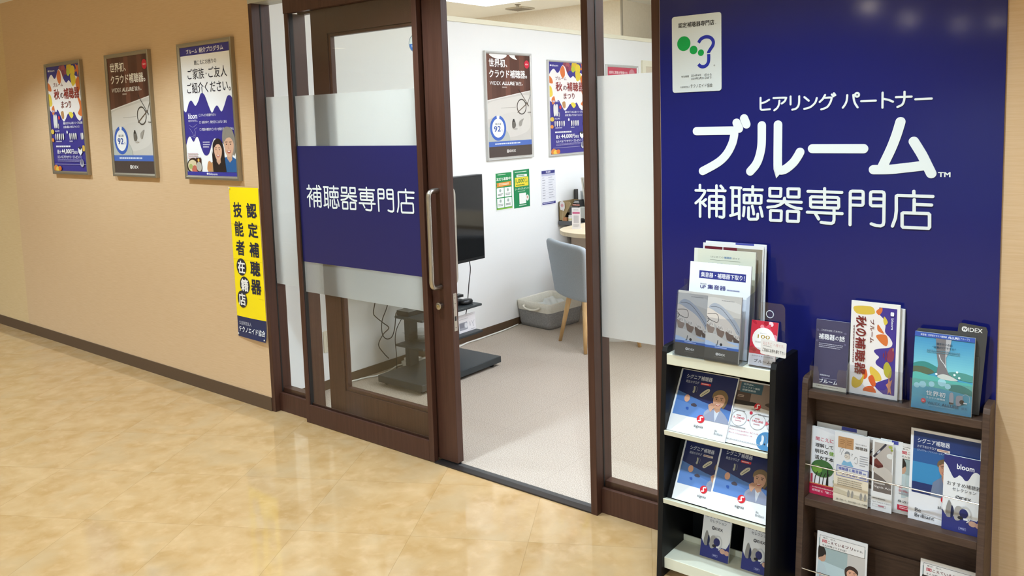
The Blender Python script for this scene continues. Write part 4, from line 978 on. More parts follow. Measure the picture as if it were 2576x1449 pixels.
def cyan_art(A):
    A.rect(0, 0, 1, 1, '4fa3c4')
    for i in range(16):
        t_ = i / 15; A.rect(0, .03 * i, 1, .03 * i + .03, (int(66 + 62 * t_), int(140 + 62 * t_), int(190 + 22 * t_)))
    for i in range(10):
        t_ = i / 9; A.rect(0, .76 + .024 * i, 1, .784 + .024 * i, (int(92 - 40 * t_), int(172 - 34 * t_), int(190 - 14 * t_)))
    A.blob([(0, .42), (.2, .38), (.4, .43), (.5, .46), (.3, .52), (0, .52)], '3f8a84'); A.blob([(.6, .48), (.8, .46), (1, .49), (1, .56), (.7, .54)], '54978f'); A.blob([(0, .46), (.2, .45), (.36, .50), (.2, .55), (0, .53)], '5d6a52')
    A.blob([(0, .54), (.3, .55), (.7, .58), (1, .60), (1, .78), (.5, .74), (0, .78)], '5fb3a8'); A.blob([(.6, .66), (.8, .62), (1, .68), (1, .76), (.7, .74)], '357f78'); A.blob([(0, .72), (.4, .7), (1, .74), (1, .8), (0, .82)], '4fa0b8')
    for u, v, r in ((.08, .70, .05), (.18, .68, .06), (.5, .62, .07), (.6, .66, .05), (.33, .66, .05)): A.ell(u, v, r, '9fd3dc')
    A.poly([(.36, .06), (.62, .06), (.60, .20), (.545, .30), (.56, .42), (.60, .50), (.70, .545), (.64, .565), (.46, .56), (.40, .53), (.42, .40), (.385, .25)], '7a7678'); A.poly([(.53, .06), (.62, .06), (.60, .20), (.545, .30), (.56, .42), (.60, .5), (.54, .40), (.53, .25)], 'b4b4b8')
    A.line([(.43, .27), (.46, .33), (.52, .38), (.55, .42)], .0018, 'd9dde0', smooth=4); A.blob([(.42, .54), (.52, .51), (.66, .53), (.76, .57), (.60, .58), (.46, .57)], 'c9cfc9')
    for u, v in ((.40, .52), (.70, .50), (.74, .46), (.78, .53)): A.ell(u, v, .02, 'e6f0f0')
    A.rect(0, 0, 1, .058, '3f5cae'); A.text('新登場！世界初クラウド補聴器', .10, .018, .54, .044, 'e8ecf8', .008); A.text('ALLURE', .56, .016, .74, .046, 'f2f4fa', .02); A.text('[アルーア]', .75, .016, .91, .046, 'e0e6f4')
    A.text('聞きたいのは', .38, .115, .64, .145, '2f4a60', .006); A.text('“言葉だけ”ですか？', .31, .16, .70, .19, '2f4a60', .006); A.hair(.22, .215, .78, .26, 2, '5d8496', .45, 3)
    A.text('世界初', .25, .745, .57, .81, 'eef4f4', .008); A.text('クラウド補聴器', .25, .825, .57, .85, 'e0ecee', .002)
    A.blob([(.645, .74), (.69, .73), (.71, .80), (.70, .87), (.65, .87), (.635, .80)], 'a8a8b0'); A.rect(.637, .855, .71, .875, '3a3a40'); A.blob([(.76, .76), (.84, .75), (.86, .79), (.83, .87), (.76, .88), (.745, .82)], '9b9ba3'); A.line([(.84, .755), (.90, .725), (.96, .75), (.965, .82)], .0012, 'a0bcc8', smooth=4); A.ell(.845, .83, .04, '2c2c30'); A.rect(.87, .83, .93, .845, 'dfe6ea')
    A.ell(.21, .885, .042, 'd04a5a'); A.hair(.185, .879, .235, .891, 1, 'f0d0d4', .9, 5); A.text('WIDEX', .28, .885, .49, .92, '2c5a74'); A.text('ALLURE', .52, .885, .80, .92, '1f4a64', .02); A.text('誕生', .84, .89, .94, .92, '2c5a74'); A.hair(.3, .93, .9, .938, 1, '7db4c8', .8, 6)
def kikoe_art(A):
    A.rect(0, 0, 1, 1, 'e4e4e6'); A.poly([(0, 0), (1, 0), (1, .1), (.5, .07)], 'd9d9dd')
    A.text('聞こえに', .085, .145, .44, .20, 'c23358', .012); A.text('理解して', .085, .235, .44, .295, '222226', .016); A.text('明日の', .085, .325, .345, .385, '222226', .016); A.text('健康に', .365, .325, .63, .385, '7fae3c', .016); A.text('活かす本', .085, .415, .455, .475, '222226', .016)
    for u, v, r, c in ((.24, .60, .22, '3f6a3a'), (.62, .60, .16, '4a7040'), (.14, .62, .10, '6f9a3e')): A.ell(u, v, r, c, r * .8)
    for u in (.10, .19, .26, .33, .62, .7): A.line([(u, .84), (u + .01, .74), (u + .05, .66)], .0022, '1f1c1a')
    A.poly([(.33, .84), (.345, .56), (.36, .56), (.375, .84)], '1c1c1e')
    for u, c in ((.47, '3f6a4a'), (.56, 'b0304a')): A.line([(u, .84), (u + .02, .78), (u + .045, .84)], .0028, '3a2c28'); A.ell(u + .02, .755, .03, c, .045); A.ell(u + .02, .71, .018, '3a2420')
    A.rect(0, .845, 1, 1, 'c22a50'); A.rect(0, .835, 1, .847, 'd98a4a'); A.hair(.06, .885, .6, .905, 1, 'f0c4cc', .8, 3); A.text('認知症と「聞こえにくい」', .06, .92, .70, .955, 'f6e0e4', .008)
    A.rect(.02, .70, .06, .83, 'b03a50')
def cream_art(A):
    A.rect(0, 0, 1, 1, 'e0e0e2'); A.rect(0, .55, 1, 1, 'e6dac4')
    A.rr(.10, .06, .55, .22, 'b98d62', .02); A.line([(.325, .06), (.325, .22)], .001, '8a6440'); A.hair(.16, .10, .30, .18, 3, '8f6a46', .4, 2); A.hair(.36, .10, .50, .18, 3, '8f6a46', .4, 3)
    A.text('今日から使える', .60, .115, .92, .135, '55504a'); A.text('補聴器', .60, .155, .95, .20, '4c443c', .012)
    A.ell(.38, .33, .085, 'd9cfc4'); A.blob([(.30, .30), (.34, .26), (.43, .26), (.46, .31), (.40, .285)], '8a8c90'); A.poly([(.22, .45), (.28, .39), (.38, .41), (.48, .385), (.56, .45), (.56, .46), (.22, .46)], '7fb0d0'); A.ring(.34, .33, .03, .036, '55565a'); A.ring(.42, .33, .03, .036, '55565a')
    A.line([(.16, .29), (.18, .24), (.24, .22), (.26, .25), (.22, .28), (.2, .32)], .001, '8a8c90', smooth=4); A.line([(.58, .35), (.62, .31), (.68, .33), (.66, .40), (.60, .39)], .001, '8a8c90', smooth=4); A.text('?', .50, .27, .54, .305, '8a8c90')
    A.hair(.74, .28, .98, .44, 5, '9a9ca4', .35, 5)
    A.line([(.09, .475), (.99, .475), (.99, .62), (.09, .62)], .0018, '6a72b4', True)
    A.text('補聴器と集音器', .13, .49, .82, .535, '555cae', .012); A.text('大きな違い', .24, .555, .72, .60, '555cae', .012); A.hair(.84, .515, .97, .535, 1, '8086b8', .9, 6); A.hair(.75, .575, .97, .60, 1, '8086b8', .9, 7)
    A.hair(.12, .655, .84, .77, 4, '9a8e7c', .42, 8)
    A.poly([(0, .80), (.5, .84), (1, .86), (1, .90), (0, .87)], 'c9bda4')
    for u in (.44, .55, .80, .92): A.blob([(u - .03, .87), (u, .80), (u + .04, .82), (u + .04, .88), (u, .90)], '9a958e')
    A.text('違いを知って、自分の悩みに合った機種', .10, .945, .99, .97, '6a5e4c', .002)
def active_art(A):
    A.rect(0, 0, 1, 1, 'e4e4e4'); A.rect(.09, .035, .96, .735, 'b4aba4'); A.rect(.09, .45, .96, .735, '6e6460'); A.blob([(.09, .40), (.5, .36), (.96, .44), (.96, .60), (.5, .52), (.09, .46)], 'c4bcb4')
    A.poly([(.09, .29), (.20, .26), (.52, .34), (.54, .37), (.30, .40), (.09, .38)], '5a2a2a'); A.poly([(.09, .29), (.20, .26), (.52, .34), (.30, .36), (.09, .33)], '713a36')
    A.line([(.09, .24), (.62, .05)], .006, '3c3a44'); A.line([(.25, .185), (.35, .15)], .004, 'b9bcc4'); A.ell(.86, .2, .17, 'd4d4d0', .14); A.ell(.86, .07, .1, 'a0a84c', .07); A.ell(.93, .11, .06, '8f9a40', .06)
    A.hair(.14, .60, .9, .625, 1, 'cfcac6', .8, 2); A.text('Signia Acti', .14, .645, .98, .685, 'e9e6e4', .004)
    A.hair(.08, .82, .75, .84, 1, '8a8a8c', .8, 3); A.text('Signia Active IX カタログ', .08, .87, .98, .89, '77777a', .0); A.line([(.08, .915), (.72, .915), (.72, .945), (.08, .945)], .0006, 'a8a0a0', True); A.hair(.35, .92, .68, .938, 1, 'c06a7c', .9, 4)
def hearing_art(A):
    A.rect(0, 0, 1, 1, 'dfdcda'); A.rect(.04, .09, .965, .74, '9fb0b0'); A.poly([(.04, .42), (.55, .46), (.965, .62), (.965, .74), (.04, .74)], 'b9cbce'); A.rect(.62, .2, .965, .74, 'c4beb8')
    A.blob([(.04, .22), (.13, .21), (.19, .28), (.18, .36), (.10, .40), (.04, .40)], '2c2624'); A.blob([(.12, .36), (.18, .32), (.19, .38), (.15, .43), (.06, .43), (.05, .39)], 'c49a80'); A.blob([(.04, .44), (.12, .45), (.2, .52), (.22, .74), (.04, .74)], 'b8c6ca')
    person_print(A, .72, .50, .105, '3f302a', 'dce2e2', 'd9a48a', short=True, jbottom=.74, flip=-1)
    A.rr(.06, .05, .95, .215, 'e4e0dc', .02); A.line([(.06, .05), (.95, .05), (.95, .215), (.06, .215)], .0009, '5a5250', True)
    A.text('最近、母は、', .12, .065, .38, .088, '4a4442'); A.text('聞', .11, .105, .20, .15, 'c23048', .014); A.text('こえている', .215, .108, .55, .147, '6a3034', .012); A.text('フリ', .57, .108, .72, .147, '6a3034', .012); A.text('をする。', .74, .12, .92, .145, '5a5250', .003); A.text('そんな時どうすれば？', .11, .17, .60, .195, '5a5250', .004)
    A.text('Be', .08, .60, .14, .635, 'b04a5c', .004); A.text('Brilliant', .08, .65, .30, .685, 'b04a5c', .004); A.hair(.08, .70, .3, .72, 1, '9a96a0', .8, 4)
    A.text('身近な人のために', .06, .80, .75, .835, '3a3634', .004); A.rect(.06, .87, .5, .945, 'c02c44'); A.hair(.10, .885, .46, .93, 2, 'f0d0d4', .5, 5)
def signia_rec(A):
    A.rect(0, 0, 1, 1, 'e6e6ea'); A.rect(.04, .03, .97, .70, '263a70'); A.rect(.04, .36, .97, .6, '3a86b8'); A.rect(.04, .22, .97, .36, '2d5a94'); A.rect(.04, .58, .97, .70, '26356a')
    A.text('シグニア補聴器', .10, .095, .555, .15, 'dfe2ea', .012); A.text('おすすめカタログ', .10, .17, .37, .20, 'ccd2e0', .006); A.rr(.38, .178, .56, .205, 'dccabc', .006); A.hair(.4, .184, .55, .198, 1, 'a8705c', .9, 4); A.text('[プレミアム・アドバンス・スタンダード]', .10, .215, .56, .24, 'b8c2d6', .004)
    person_print(A, .50, .38, .095, '6f5a42', '6f7c96', 'c08e74', short=True, jbottom=.70)
    signia_mark(A, .52, .715, .06); A.text('signia', .42, .785, .62, .83, '2c2c30'); A.poly([(.1, .9), (.5, .82), (1, .88), (1, .97)], 'd6d6dc'); A.text('Be', .10, .865, .19, .905, '3f3f46', .004); A.text('Brilliant', .10, .92, .38, .96, '3f3f46', .004)
def plain_white(A): A.rect(0, 0, 1, 1, 'e2e2e2'); A.rect(.5, .0, .8, .05, '4a4fa0')

# ---- black rack
BX0, BX1 = -1.267, -.891
rk = thing('brochure_rack', 'black slanted brochure rack with cream shelves below the sign', 'rack', (-1.079, -.1, 0))
def rp(b, n, bev=.001, seg=2):
    for i, v in enumerate(b.v): b.v[i] = (v[0] + 1.079, v[1] + .1, v[2])
    return b.build(n, rk, bevel=bev, seg=seg)
side = [(-.008, 0), (-.243, 0), (-.188, .742), (-.180, .757), (-.168, .760), (-.008, .760)]
for x in (BX0, BX1 - .018):
    b = MB(); b.prism(side, 'x', x, x + .018, MAT_BLACK); rp(b, 'side_panel', .0015)
b = MB(); b.box(BX0 + .018, BX1 - .018, -.014, -.008, .02, .70, MAT_BLACK); rp(b, 'back_panel', 0)
b = MB(); b.box(BX0 + .018, BX1 - .018, -.190, -.014, .702, .737, MAT_SHELFW); rp(b, 'shelf', .0015)
def sloped(z, y):
    b = MB(); c, s_ = math.cos(math.radians(33)), math.sin(math.radians(33))
    x0, x1 = BX0 + .018, BX1 - .018
    # lip, tray board tilted 33 degrees, black backing
    b.prism([(y - .008, z - .012), (y + .012, z - .018), (y + .015, z - .002), (y - .004, z + .003), (y - .010, z + .004)], 'x', x0, x1, MAT_SHELFW)
    b.build
    rp(b, 'shelf_lip', .001)
    b = MB(); d0 = (y + .014, z - .008)
    b.prism([d0, (d0[0] + .22 * s_ * .9, d0[1] + .22 * c * .9), (d0[0] + .22 * s_ * .9 + .006, d0[1] + .22 * c * .9 - .004), (d0[0] + .008, d0[1] - .006)], 'x', x0, x1, MAT_BLACK)
    rp(b, 'sloped_shelf', .0)
sloped(.487, -.204); sloped(.262, -.216)
b = MB(); b.box(BX0 + .018, BX1 - .018, -.222, -.082, .028, .065, MAT_SHELFW); b.box(BX0 + .018, BX1 - .018, -.086, -.080, .065, .085, MAT_SHELFW); rp(b, 'bottom_tray', .0015)

L33 = math.radians(33)
c1 = leaflet('catalog', 'blue catalogue with laughing woman on the second shelf of the black rack', .200, .208, .004, (-1.248, -.199, .489), L33, signia_catalog, 'catalogue', page='e6e8ea')
leaflet('flyer', 'white promotion flyer with red number circles right of the blue catalogue', .142, .202, .002, (-1.0515, -.192, .489), L33, promo_art, 'flyer')
c2 = leaflet('catalog', 'blue catalogue half covered by another on the third shelf', .188, .192, .004, (-1.228, -.206, .266), math.radians(32), signia_catalog, 'catalogue', badge='d9cfc4')
c3 = leaflet('catalog', 'blue catalogue on the third shelf lying over its neighbour at right', .191, .206, .004, (-1.1015, -.2125, .268), math.radians(32), signia_catalog, 'catalogue')
s1 = leaflet('leaflet', 'indigo and white hearing aid leaflet standing left on the bottom tray of the black rack', .097, .208, .006, (-1.160, -.146, .066), math.radians(15), selection_art)
leaflet('leaflet', 'indigo and white hearing aid leaflet standing right on the bottom tray of the black rack', .097, .208, .006, (-1.0195, -.146, .066), math.radians(15), selection_art, mesh=s1.data)

# tiered acrylic holder on top of the black rack
hd = thing('brochure_holder', 'tall clear acrylic brochure holder in three tiers on the black rack', 'holder', (-1.11, -.1, .737))
def hp(b, n, par=hd, o=(-1.11, -.1, .737), bev=0):
    for i, v in enumerate(b.v): b.v[i] = (v[0] - o[0], v[1] - o[1], v[2] - o[2])
    return b.build(n, par, bevel=bev)
b = MB(); b.box(-1.226, -.992, -.196, -.02, .737, .740, MAT_ACRYL); hp(b, 'base')
for y0, y1, z1, n in ((-.196, -.160, .935, 'front_panel'), (-.130, -.110, .97, 'divider'), (-.085, -.065, 1.0, 'divider'), (-.03, -.018, 1.0, 'back_panel')):
    b = MB(); b.prism([(y0, .740), (y0 + .002, .740), (y1 + .002, z1), (y1, z1)], 'x', -1.224, -.994, MAT_ACRYL); hp(b, n)
for x in (-1.226, -.994):
    b = MB(); b.prism([(-.196, .74), (-.02, .74), (-.012, 1.0), (-.05, 1.0), (-.09, .95), (-.158, .94)], 'x', x, x + .002, MAT_ACRYL); hp(b, 'side_panel')
w1 = leaflet('leaflet', 'grey brown hearing aid leaflet at the left in the front pocket of the acrylic holder', .110, .203, .008, (-1.222, -.188, .741), math.radians(9), widex_cat_art)
leaflet('leaflet', 'grey brown hearing aid leaflet at the right in the front pocket, over its twin', .112, .203, .004, (-1.1175, -.1925, .741), math.radians(9), widex_cat_art, mesh=w1.data)
leaflet('flyer', 'white flyer with indigo heading band in the middle pocket of the holder', .205, .29, .006, (-1.205, -.145, .741), math.radians(8), tradein_art, 'flyer')
leaflet('booklet', 'pale green beginners guide booklet in the rear pocket of the holder', .208, .325, .006, (-1.213, -.088, .741), math.radians(5), guide_art, 'booklet')
leaflet('flyer', 'white and dark red flyer rising behind the pale green booklet', .205, .340, .003, (-1.196, -.060, .741), math.radians(5), redtop_art, 'flyer')
leaflet('flyer', 'white sheet rearmost in the acrylic holder on the black rack', .205, .345, .002, (-1.190, -.047, .741), math.radians(4), plain_white, 'flyer')
# small holder with hanging hole
h2 = thing('leaflet_holder', 'small clear leaflet holder with round hanging hole on the black rack', 'holder', (-.945, -.15, .737))
o2 = (-.945, -.15, .737)
b = MB(); P = rrect(-.968, -.886, .741, .928, .014); hole = [(-.932 + .011 * math.cos(2 * PI * i / 20), .893 + .011 * math.sin(2 * PI * i / 20)) for i in range(20)]
b.prism(P, 'y', -.131, -.129, MAT_ACRYL)
hp(b, 'back_plate', h2, o2)
b = MB(); b.tube([(x, -.131, z) for x, z in hole] + [(hole[0][0], -.131, hole[0][1])], .0014, mat('acrylic_edge', 'cfd6e2', .15, spec=.8), 6); hp(b, 'hole_rim', h2, o2)
b = MB(); b.box(-.978, -.914, -.182, -.18, .74, .80, MAT_ACRYL); b.box(-.978, -.912, -.182, -.13, .737, .740, MAT_ACRYL); hp(b, 'front_pocket', h2, o2)
leaflet('leaflet', 'red flower leaflet with gold 100 in the small clear holder', .082, .135, .004, (-.984, -.172, .741), math.radians(13), flower_art)
b = MB(); b.prism(rrect(0, .077, 0, .046, .004), 'y', -.0012, 0, ink('e6e4e2')); A = Art(b, .077, .046, 0, 0, -.00125)
A.text('おとりご', .10, .14, .44, .36, 'c98a92'); A.text('へ様です。', .50, .16, .92, .36, 'd0a0a4'); A.rect(.1, .42, .44, .44, '77777c'); A.text('ご自由にお持ち帰り下さい', .08, .56, .97, .80, '3a3a40', .002)
cd = b.build('message_card', None, fix=False); cd.location = (-.938, -.190, .786); cd.rotation_euler = (0, math.radians(3), 0); tag(cd, 'small white handwritten card in front of the red flower leaflet', 'card')

# ---- brown rack
bk = thing('brochure_rack', 'dark brown wood grain brochure rack with wire rods at the right end', 'rack', (-.601, -.07, 0))
def bp_(b, n, bev=.001, par=bk):
    for i, v in enumerate(b.v): b.v[i] = (v[0] + .601, v[1] + .07, v[2])
    return b.build(n, par, bevel=bev)
side = [(-.008, 0), (-.148, 0), (-.087, .685), (-.080, .698), (-.066, .703), (-.008, .703)]
for x in (-.850, -.370):
    b = MB(); b.prism(side, 'x', x, x + .018, MAT_RACKW); bp_(b, 'side_panel', .002)
b = MB(); b.box(-.832, -.370, -.014, -.008, .0, .66, MAT_RACKW); bp_(b, 'back_panel', 0)
for z0, z1, y in ((.640, .663, -.085), (.314, .337, -.112), (.0, .022, -.138)):
    b = MB(); b.box(-.832, -.370, y, -.014, z0, z1, MAT_RACKW); bp_(b, 'shelf', .0015)
b = MB(); b.box(-.832, -.370, -.024, -.014, .176, .190, MAT_RACKW); bp_(b, 'back_ledge', .001)
MAT_ROD = mat('chrome_rod', 'd8d4cc', .2, 1.0)
for z, y in ((.440, -.1035), (.122, -.131)):
    b = MB(); b.tube([(-.838, y, z), (-.366, y, z)], .0022, MAT_ROD, 8); bp_(b, 'wire_rod', 0)
def dl_holder(label, x0, x1, y, z, zf, lean=.06):
    t = thing('leaflet_holder', label, 'holder', ((x0 + x1) / 2, y, z)); o = ((x0 + x1) / 2, y, z)
    b = MB(); w = x1 - x0; r = .018
    U_ = [(x0, z + .002), (x1, z + .002), (x1, z + zf), (x1 - w * .22, z + zf), (x1 - w * .26, z + zf - r), (x1 - w * .26, z + zf * .45), (x1 - w * .34, z + zf * .32), (x0 + w * .34, z + zf * .32), (x0 + w * .26, z + zf * .45), (x0 + w * .26, z + zf - r), (x0 + w * .22, z + zf), (x0, z + zf)]
    b.prism(U_, 'y', y - .0015, y, MAT_ACRYL); hp(b, 'front_panel', t, o)
    b = MB(); b.box(x0, x1, y, y + .035, z, z + .002, MAT_ACRYL); hp(b, 'base', t, o)
    for x in (x0, x1 - .0015):
        b = MB(); b.prism([(y, z), (y + .035, z), (y + .042, z + zf + .02), (y, z + zf)], 'x', x, x + .0015, MAT_ACRYL); hp(b, 'side_panel', t, o)
    return t
Z1 = .6635
leaflet('leaflet', 'dark purple grey leaflet with white heading, leftmost on top of the brown rack', .098, .206, .012, (-.829, -.055, Z1 + .0025), math.radians(9), talk_art, page='b9b4c4')
dl_holder('small clear holder with U shaped front around the dark purple leaflet', -.834, -.726, -.066, Z1, .072)
leaflet('leaflet', 'tall purple and orange autumn leaflet printed sideways on the brown rack', .134, .275, .006, (-.7255, -.048, Z1 + .0025), math.radians(4), autumn_side)
leaflet('leaflet', 'white folded leaflet sticking out behind the autumn leaflet', .130, .262, .010, (-.712, -.036, Z1 + .0025), math.radians(4), plain_white)
dl_holder('clear acrylic pocket holding the tall autumn leaflet', -.727, -.575, -.056, Z1, .09)
t = thing('display_board', 'dark grey display board with white logo tab behind the cyan leaflet', 'display stand', (-.4665, -.046, Z1))
b = MB(); b.prism([(-.088, .002), (.082, .002), (.094, .232), (.090, .242), (.03, .247), (.024, .243), (.022, .222), (-.076, .219), (-.080, .214)], 'y', -.003, .0, MAT_DGREY)
M_ = Matrix.Rotation(-math.radians(5), 4, 'X')
for i, v in enumerate(b.v): b.v[i] = tuple(M_ @ Vector(v))
A0 = len(b.v); A = Art(b, .05, .014, .032, .224, -.0031); widex_logo(A, .0, .0, 1.0, 1.0, 'eceae6', '4a4846')
for i in range(A0, len(b.v)): b.v[i] = tuple(M_ @ Vector(b.v[i]))
b.build('board', t, fix=False)
b = MB(); b.prism([(.0, .002), (.03, .002), (.012, .16), (.008, .16)], 'x', .03, .078, MAT_DGREY); b.build('easel_foot', t)
leaflet('leaflet', 'cyan seaside leaflet with a bare foot at the right on the brown rack', .149, .212, .010, (-.5475, -.0795, Z1 + .003), math.radians(9), cyan_art, page='dfe4e6')
t = thing('leaflet_holder', 'clear acrylic stand holding the cyan seaside leaflet', 'holder', (-.473, -.082, Z1)); o = (-.473, -.082, Z1)
b = MB(); b.box(-.550, -.396, -.0835, -.082, Z1, Z1 + .088, MAT_ACRYL); hp(b, 'front_panel', t, o)
b = MB(); b.box(-.550, -.396, -.082, -.05, Z1, Z1 + .002, MAT_ACRYL); hp(b, 'base', t, o)

Z2 = .3375; U5 = math.radians(4)
leaflet('booklet', 'white booklet with pink lettering and green trees at the left of the brown rack', .150, .205, .008, (-.832, -.070, Z2), math.radians(6), kikoe_art, 'booklet')
leaflet('booklet', 'plain white booklet showing its top edge behind the pink lettered booklet', .146, .214, .004, (-.823, -.050, Z2), math.radians(6), plain_white, 'booklet')
leaflet('leaflet', 'cream leaflet with cartoon man in glasses on the brown rack', .098, .210, .006, (-.757, -.082, Z2), U5, cream_art)
a1 = leaflet('leaflet', 'narrow product leaflet with pen photo, second of the pair and mostly hidden', .056, .207, .005, (-.6695, -.066, Z2), U5, active_art)
leaflet('leaflet', 'narrow product leaflet with pen and maroon case photo', .056, .207, .005, (-.6515, -.075, Z2), U5, active_art, mesh=a1.data)
leaflet('leaflet', 'white leaflet edge between the pen photo leaflet and the catalogue', .060, .208, .003, (-.634, -.060, Z2), U5, plain_white)
h1 = leaflet('leaflet', 'leaflet with red heading mostly covered by the blue catalogue', .146, .206, .004, (-.592, -.059, Z2), U5, hearing_art)
leaflet('catalog', 'large blue catalogue of a smiling person on the middle shelf of the brown rack', .180, .260, .006, (-.552, -.072, Z2), math.radians(5), signia_rec, 'catalogue')
leaflet('leaflet', 'indigo and white leaflet in front of the large blue catalogue', .0925, .212, .006, (-.463, -.083, Z2), math.radians(5), selection_art, mesh=s1.data)
leaflet('leaflet', 'red headed leaflet with smiling woman at the lower left of the brown rack', .143, .209, .005, (-.803, -.100, .0225), math.radians(6), hearing_art, mesh=h1.data)
leaflet('leaflet', 'red headed leaflet at the lower right of the brown rack', .140, .209, .005, (-.516, -.092, .0225), math.radians(6), hearing_art, mesh=h1.data)
# ================================================================ inside the shop
# ---- television and its stand
def at0(b, o):
    for i, v in enumerate(b.v): b.v[i] = (v[0] - o[0], v[1] - o[1], v[2] - o[2])
MAT_SCREEN = mat('tv_screen', '0b0c0e', .08, spec=.5); MAT_STAND = mat('charcoal_stand', '2f3436', .45, spec=.4)
o = (-3.42, .94, .885); t = thing('television', 'flat black television on a floor stand behind the sliding door', 'television', o)
b = MB(); b.box(-3.432, -3.384, .462, 1.418, .632, 1.165, MAT_BLACKP); at0(b, o); b.build('casing', t, bevel=.003)
b = MB(); b.box(-3.384, -3.3815, .472, 1.408, .652, 1.155, MAT_SCREEN); at0(b, o); b.build('screen', t)
b = MB(); b.box(-3.470, -3.432, .70, 1.18, .66, .98, MAT_BLACKP); at0(b, o); b.build('rear_housing', t, bevel=.01)
o = (-3.40, .96, 0); t = thing('television_stand', 'charcoal television floor stand with two shelves on a flat base', 'stand', o)
b = MB(); b.box(-3.535, -3.178, .612, 1.298, .020, .060, MAT_STAND); at0(b, o); b.build('base', t, bevel=.004)
b = MB()
for x in (-3.51, -3.22):
    for y in (.66, 1.25):
        b2 = MB(); b2.lathe([(.014, 0), (.016, .006), (.008, .01), (.008, .021)], (x, y, 0), 'z', MAT_BLACKP, 12); at0(b2, o); b2.build('foot', t)
for y in (.835, 1.075):
    b = MB(); b.box(-3.535, -3.495, y, y + .072, .06, 1.0, MAT_STAND); at0(b, o); b.build('column', t, bevel=.003)
b = MB(); b.box(-3.495, -3.470, .72, 1.16, .76, .90, MAT_STAND); at0(b, o); b.build('mounting_bracket', t)
for z in (.365, .198):
    b = MB(); b.box(-3.525, -3.300, .752, 1.277, z, z + .014, MAT_STAND); b.prism([(-3.535, z), (-3.35, z), (-3.48, z - .02), (-3.535, z - .03)], 'y', .85, .862, MAT_STAND); at0(b, o); b.build('shelf', t, bevel=.003)
b = MB(); b.box(-3.53, -3.43, .775, .93, .3795, .406, MAT_BLACKP); b.box(-3.528, -3.432, .777, .928, .406, .408, mat('grey_metal_lid', '8d8c88', .35, .6))
tag(b.build('set_top_box', bevel=.002), 'small black box with grey lid on the television stand shelf', 'device')
b = MB(); b.box(-3.44, -3.33, .95, 1.06, .3795, .393, MAT_BLACKP); tag(b.build('disc_player', bevel=.003), 'thin dark player beside the grey lidded box on the shelf', 'device')
b = MB(); b.box(-3.53, -3.38, 1.09, 1.20, .3795, .410, MAT_BLACKP); tag(b.build('router_box', bevel=.003), 'black box under the remote control on the television stand shelf', 'device')
b = MB(); b.box(-.022, .022, -.085, .085, 0, .016, MAT_BLACKP)
for i in range(5):
    for j in range(3): b.box(-.014 + j * .011, -.007 + j * .011, -.07 + i * .016, -.061 + i * .016, .016, .018, MAT_DGREY)
r = b.build('remote_control', bevel=.003); r.location = (-3.45, 1.245, .4105); r.rotation_euler = (0, 0, -.1); tag(r, 'black remote control lying on the box on the shelf', 'remote control')
r.location = (-3.455, 1.165, .4105)
b = MB(); P = []
for i in range(9):
    a = i / 8; P.append((.014 + .02 * math.sin(PI * a) ** .7, a))
vs = []
b.lathe([(.018, 0), (.034, .004), (.036, .016), (.030, .026), (.014, .031)], (0, 0, 0), 'z', MAT_BLACKP, 18); b.v = [(v[0] * .9, v[1] * 1.5, v[2]) for v in b.v]
m_ = b.build('computer_mouse', smooth=True); m_.location = (-3.372, 1.21, .3792); tag(m_, 'black rounded mouse at the edge of the upper stand shelf', 'mouse')
# promo card standing on the lower shelf
b = MB(); b.box(0, .155, .0, .004, 0, .108, ink('e6e2e4')); A = Art(b, .155, .108, 0, 0, -.0001)
A.hair(.05, .22, .6, .27, 1, 'b4b0b4', .6, 3); A.hair(.4, .08, .95, .12, 1, 'c4c0c4', .6, 4); A.rr(.03, .42, .5, .86, '9a9aa2', .03); A.rr(.05, .46, .3, .72, '7d7d86', .02); A.ell(.42, .62, .08, 'd9d9dc', .11); A.line([(.66, .5), (.66, .7)], .005, '9a98a0'); A.line([(.76, .45), (.82, .6), (.92, .45)], .003, 'a8a6ae'); A.line([(.82, .6), (.85, .78)], .004, 'a8a6ae'); A.hair(.7, .9, .95, .94, 1, '88868c', .8, 5)
c_ = b.build('promo_card', fix=False); c_.location = (-3.352, 1.118, .2122); c_.rotation_euler = (-.06, 0, PI / 2); tag(c_, 'white product card standing on the lower stand shelf', 'card')
# stack of clear plastic sleeves
MAT_BAG = glass_mat('clear_plastic_bag', (.86, .87, .85), .30, .25)
rd = random.Random(5)
t = thing('plastic_sleeves', 'stack of clear plastic bags on the lower shelf of the television stand', 'bag', (-3.47, .90, .2122), kind='stuff')
b = MB()
for k in range(7):
    n = 6; base = len(b.v); vs = []
    an = rd.uniform(-.25, .25); ox, oy = rd.uniform(-.012, .012), rd.uniform(-.012, .012)
    for j in range(n + 1):
        for i in range(n + 1):
            x, y = -.075 + .15 * i / n, -.06 + .12 * j / n
            z = .003 + k * .0075 + .0035 * math.sin(7 * i / n + k) * math.cos(5 * j / n + 2 * k) + .0015
            vs.append((ox + x * math.cos(an) - y * math.sin(an), oy + x * math.sin(an) + y * math.cos(an), z))
    b.add(vs, [(j * (n + 1) + i, j * (n + 1) + i + 1, (j + 1) * (n + 1) + i + 1, (j + 1) * (n + 1) + i) for j in range(n) for i in range(n)], MAT_BAG)
b.build('sleeves', t, True, fix=False)['kind'] = 'stuff'
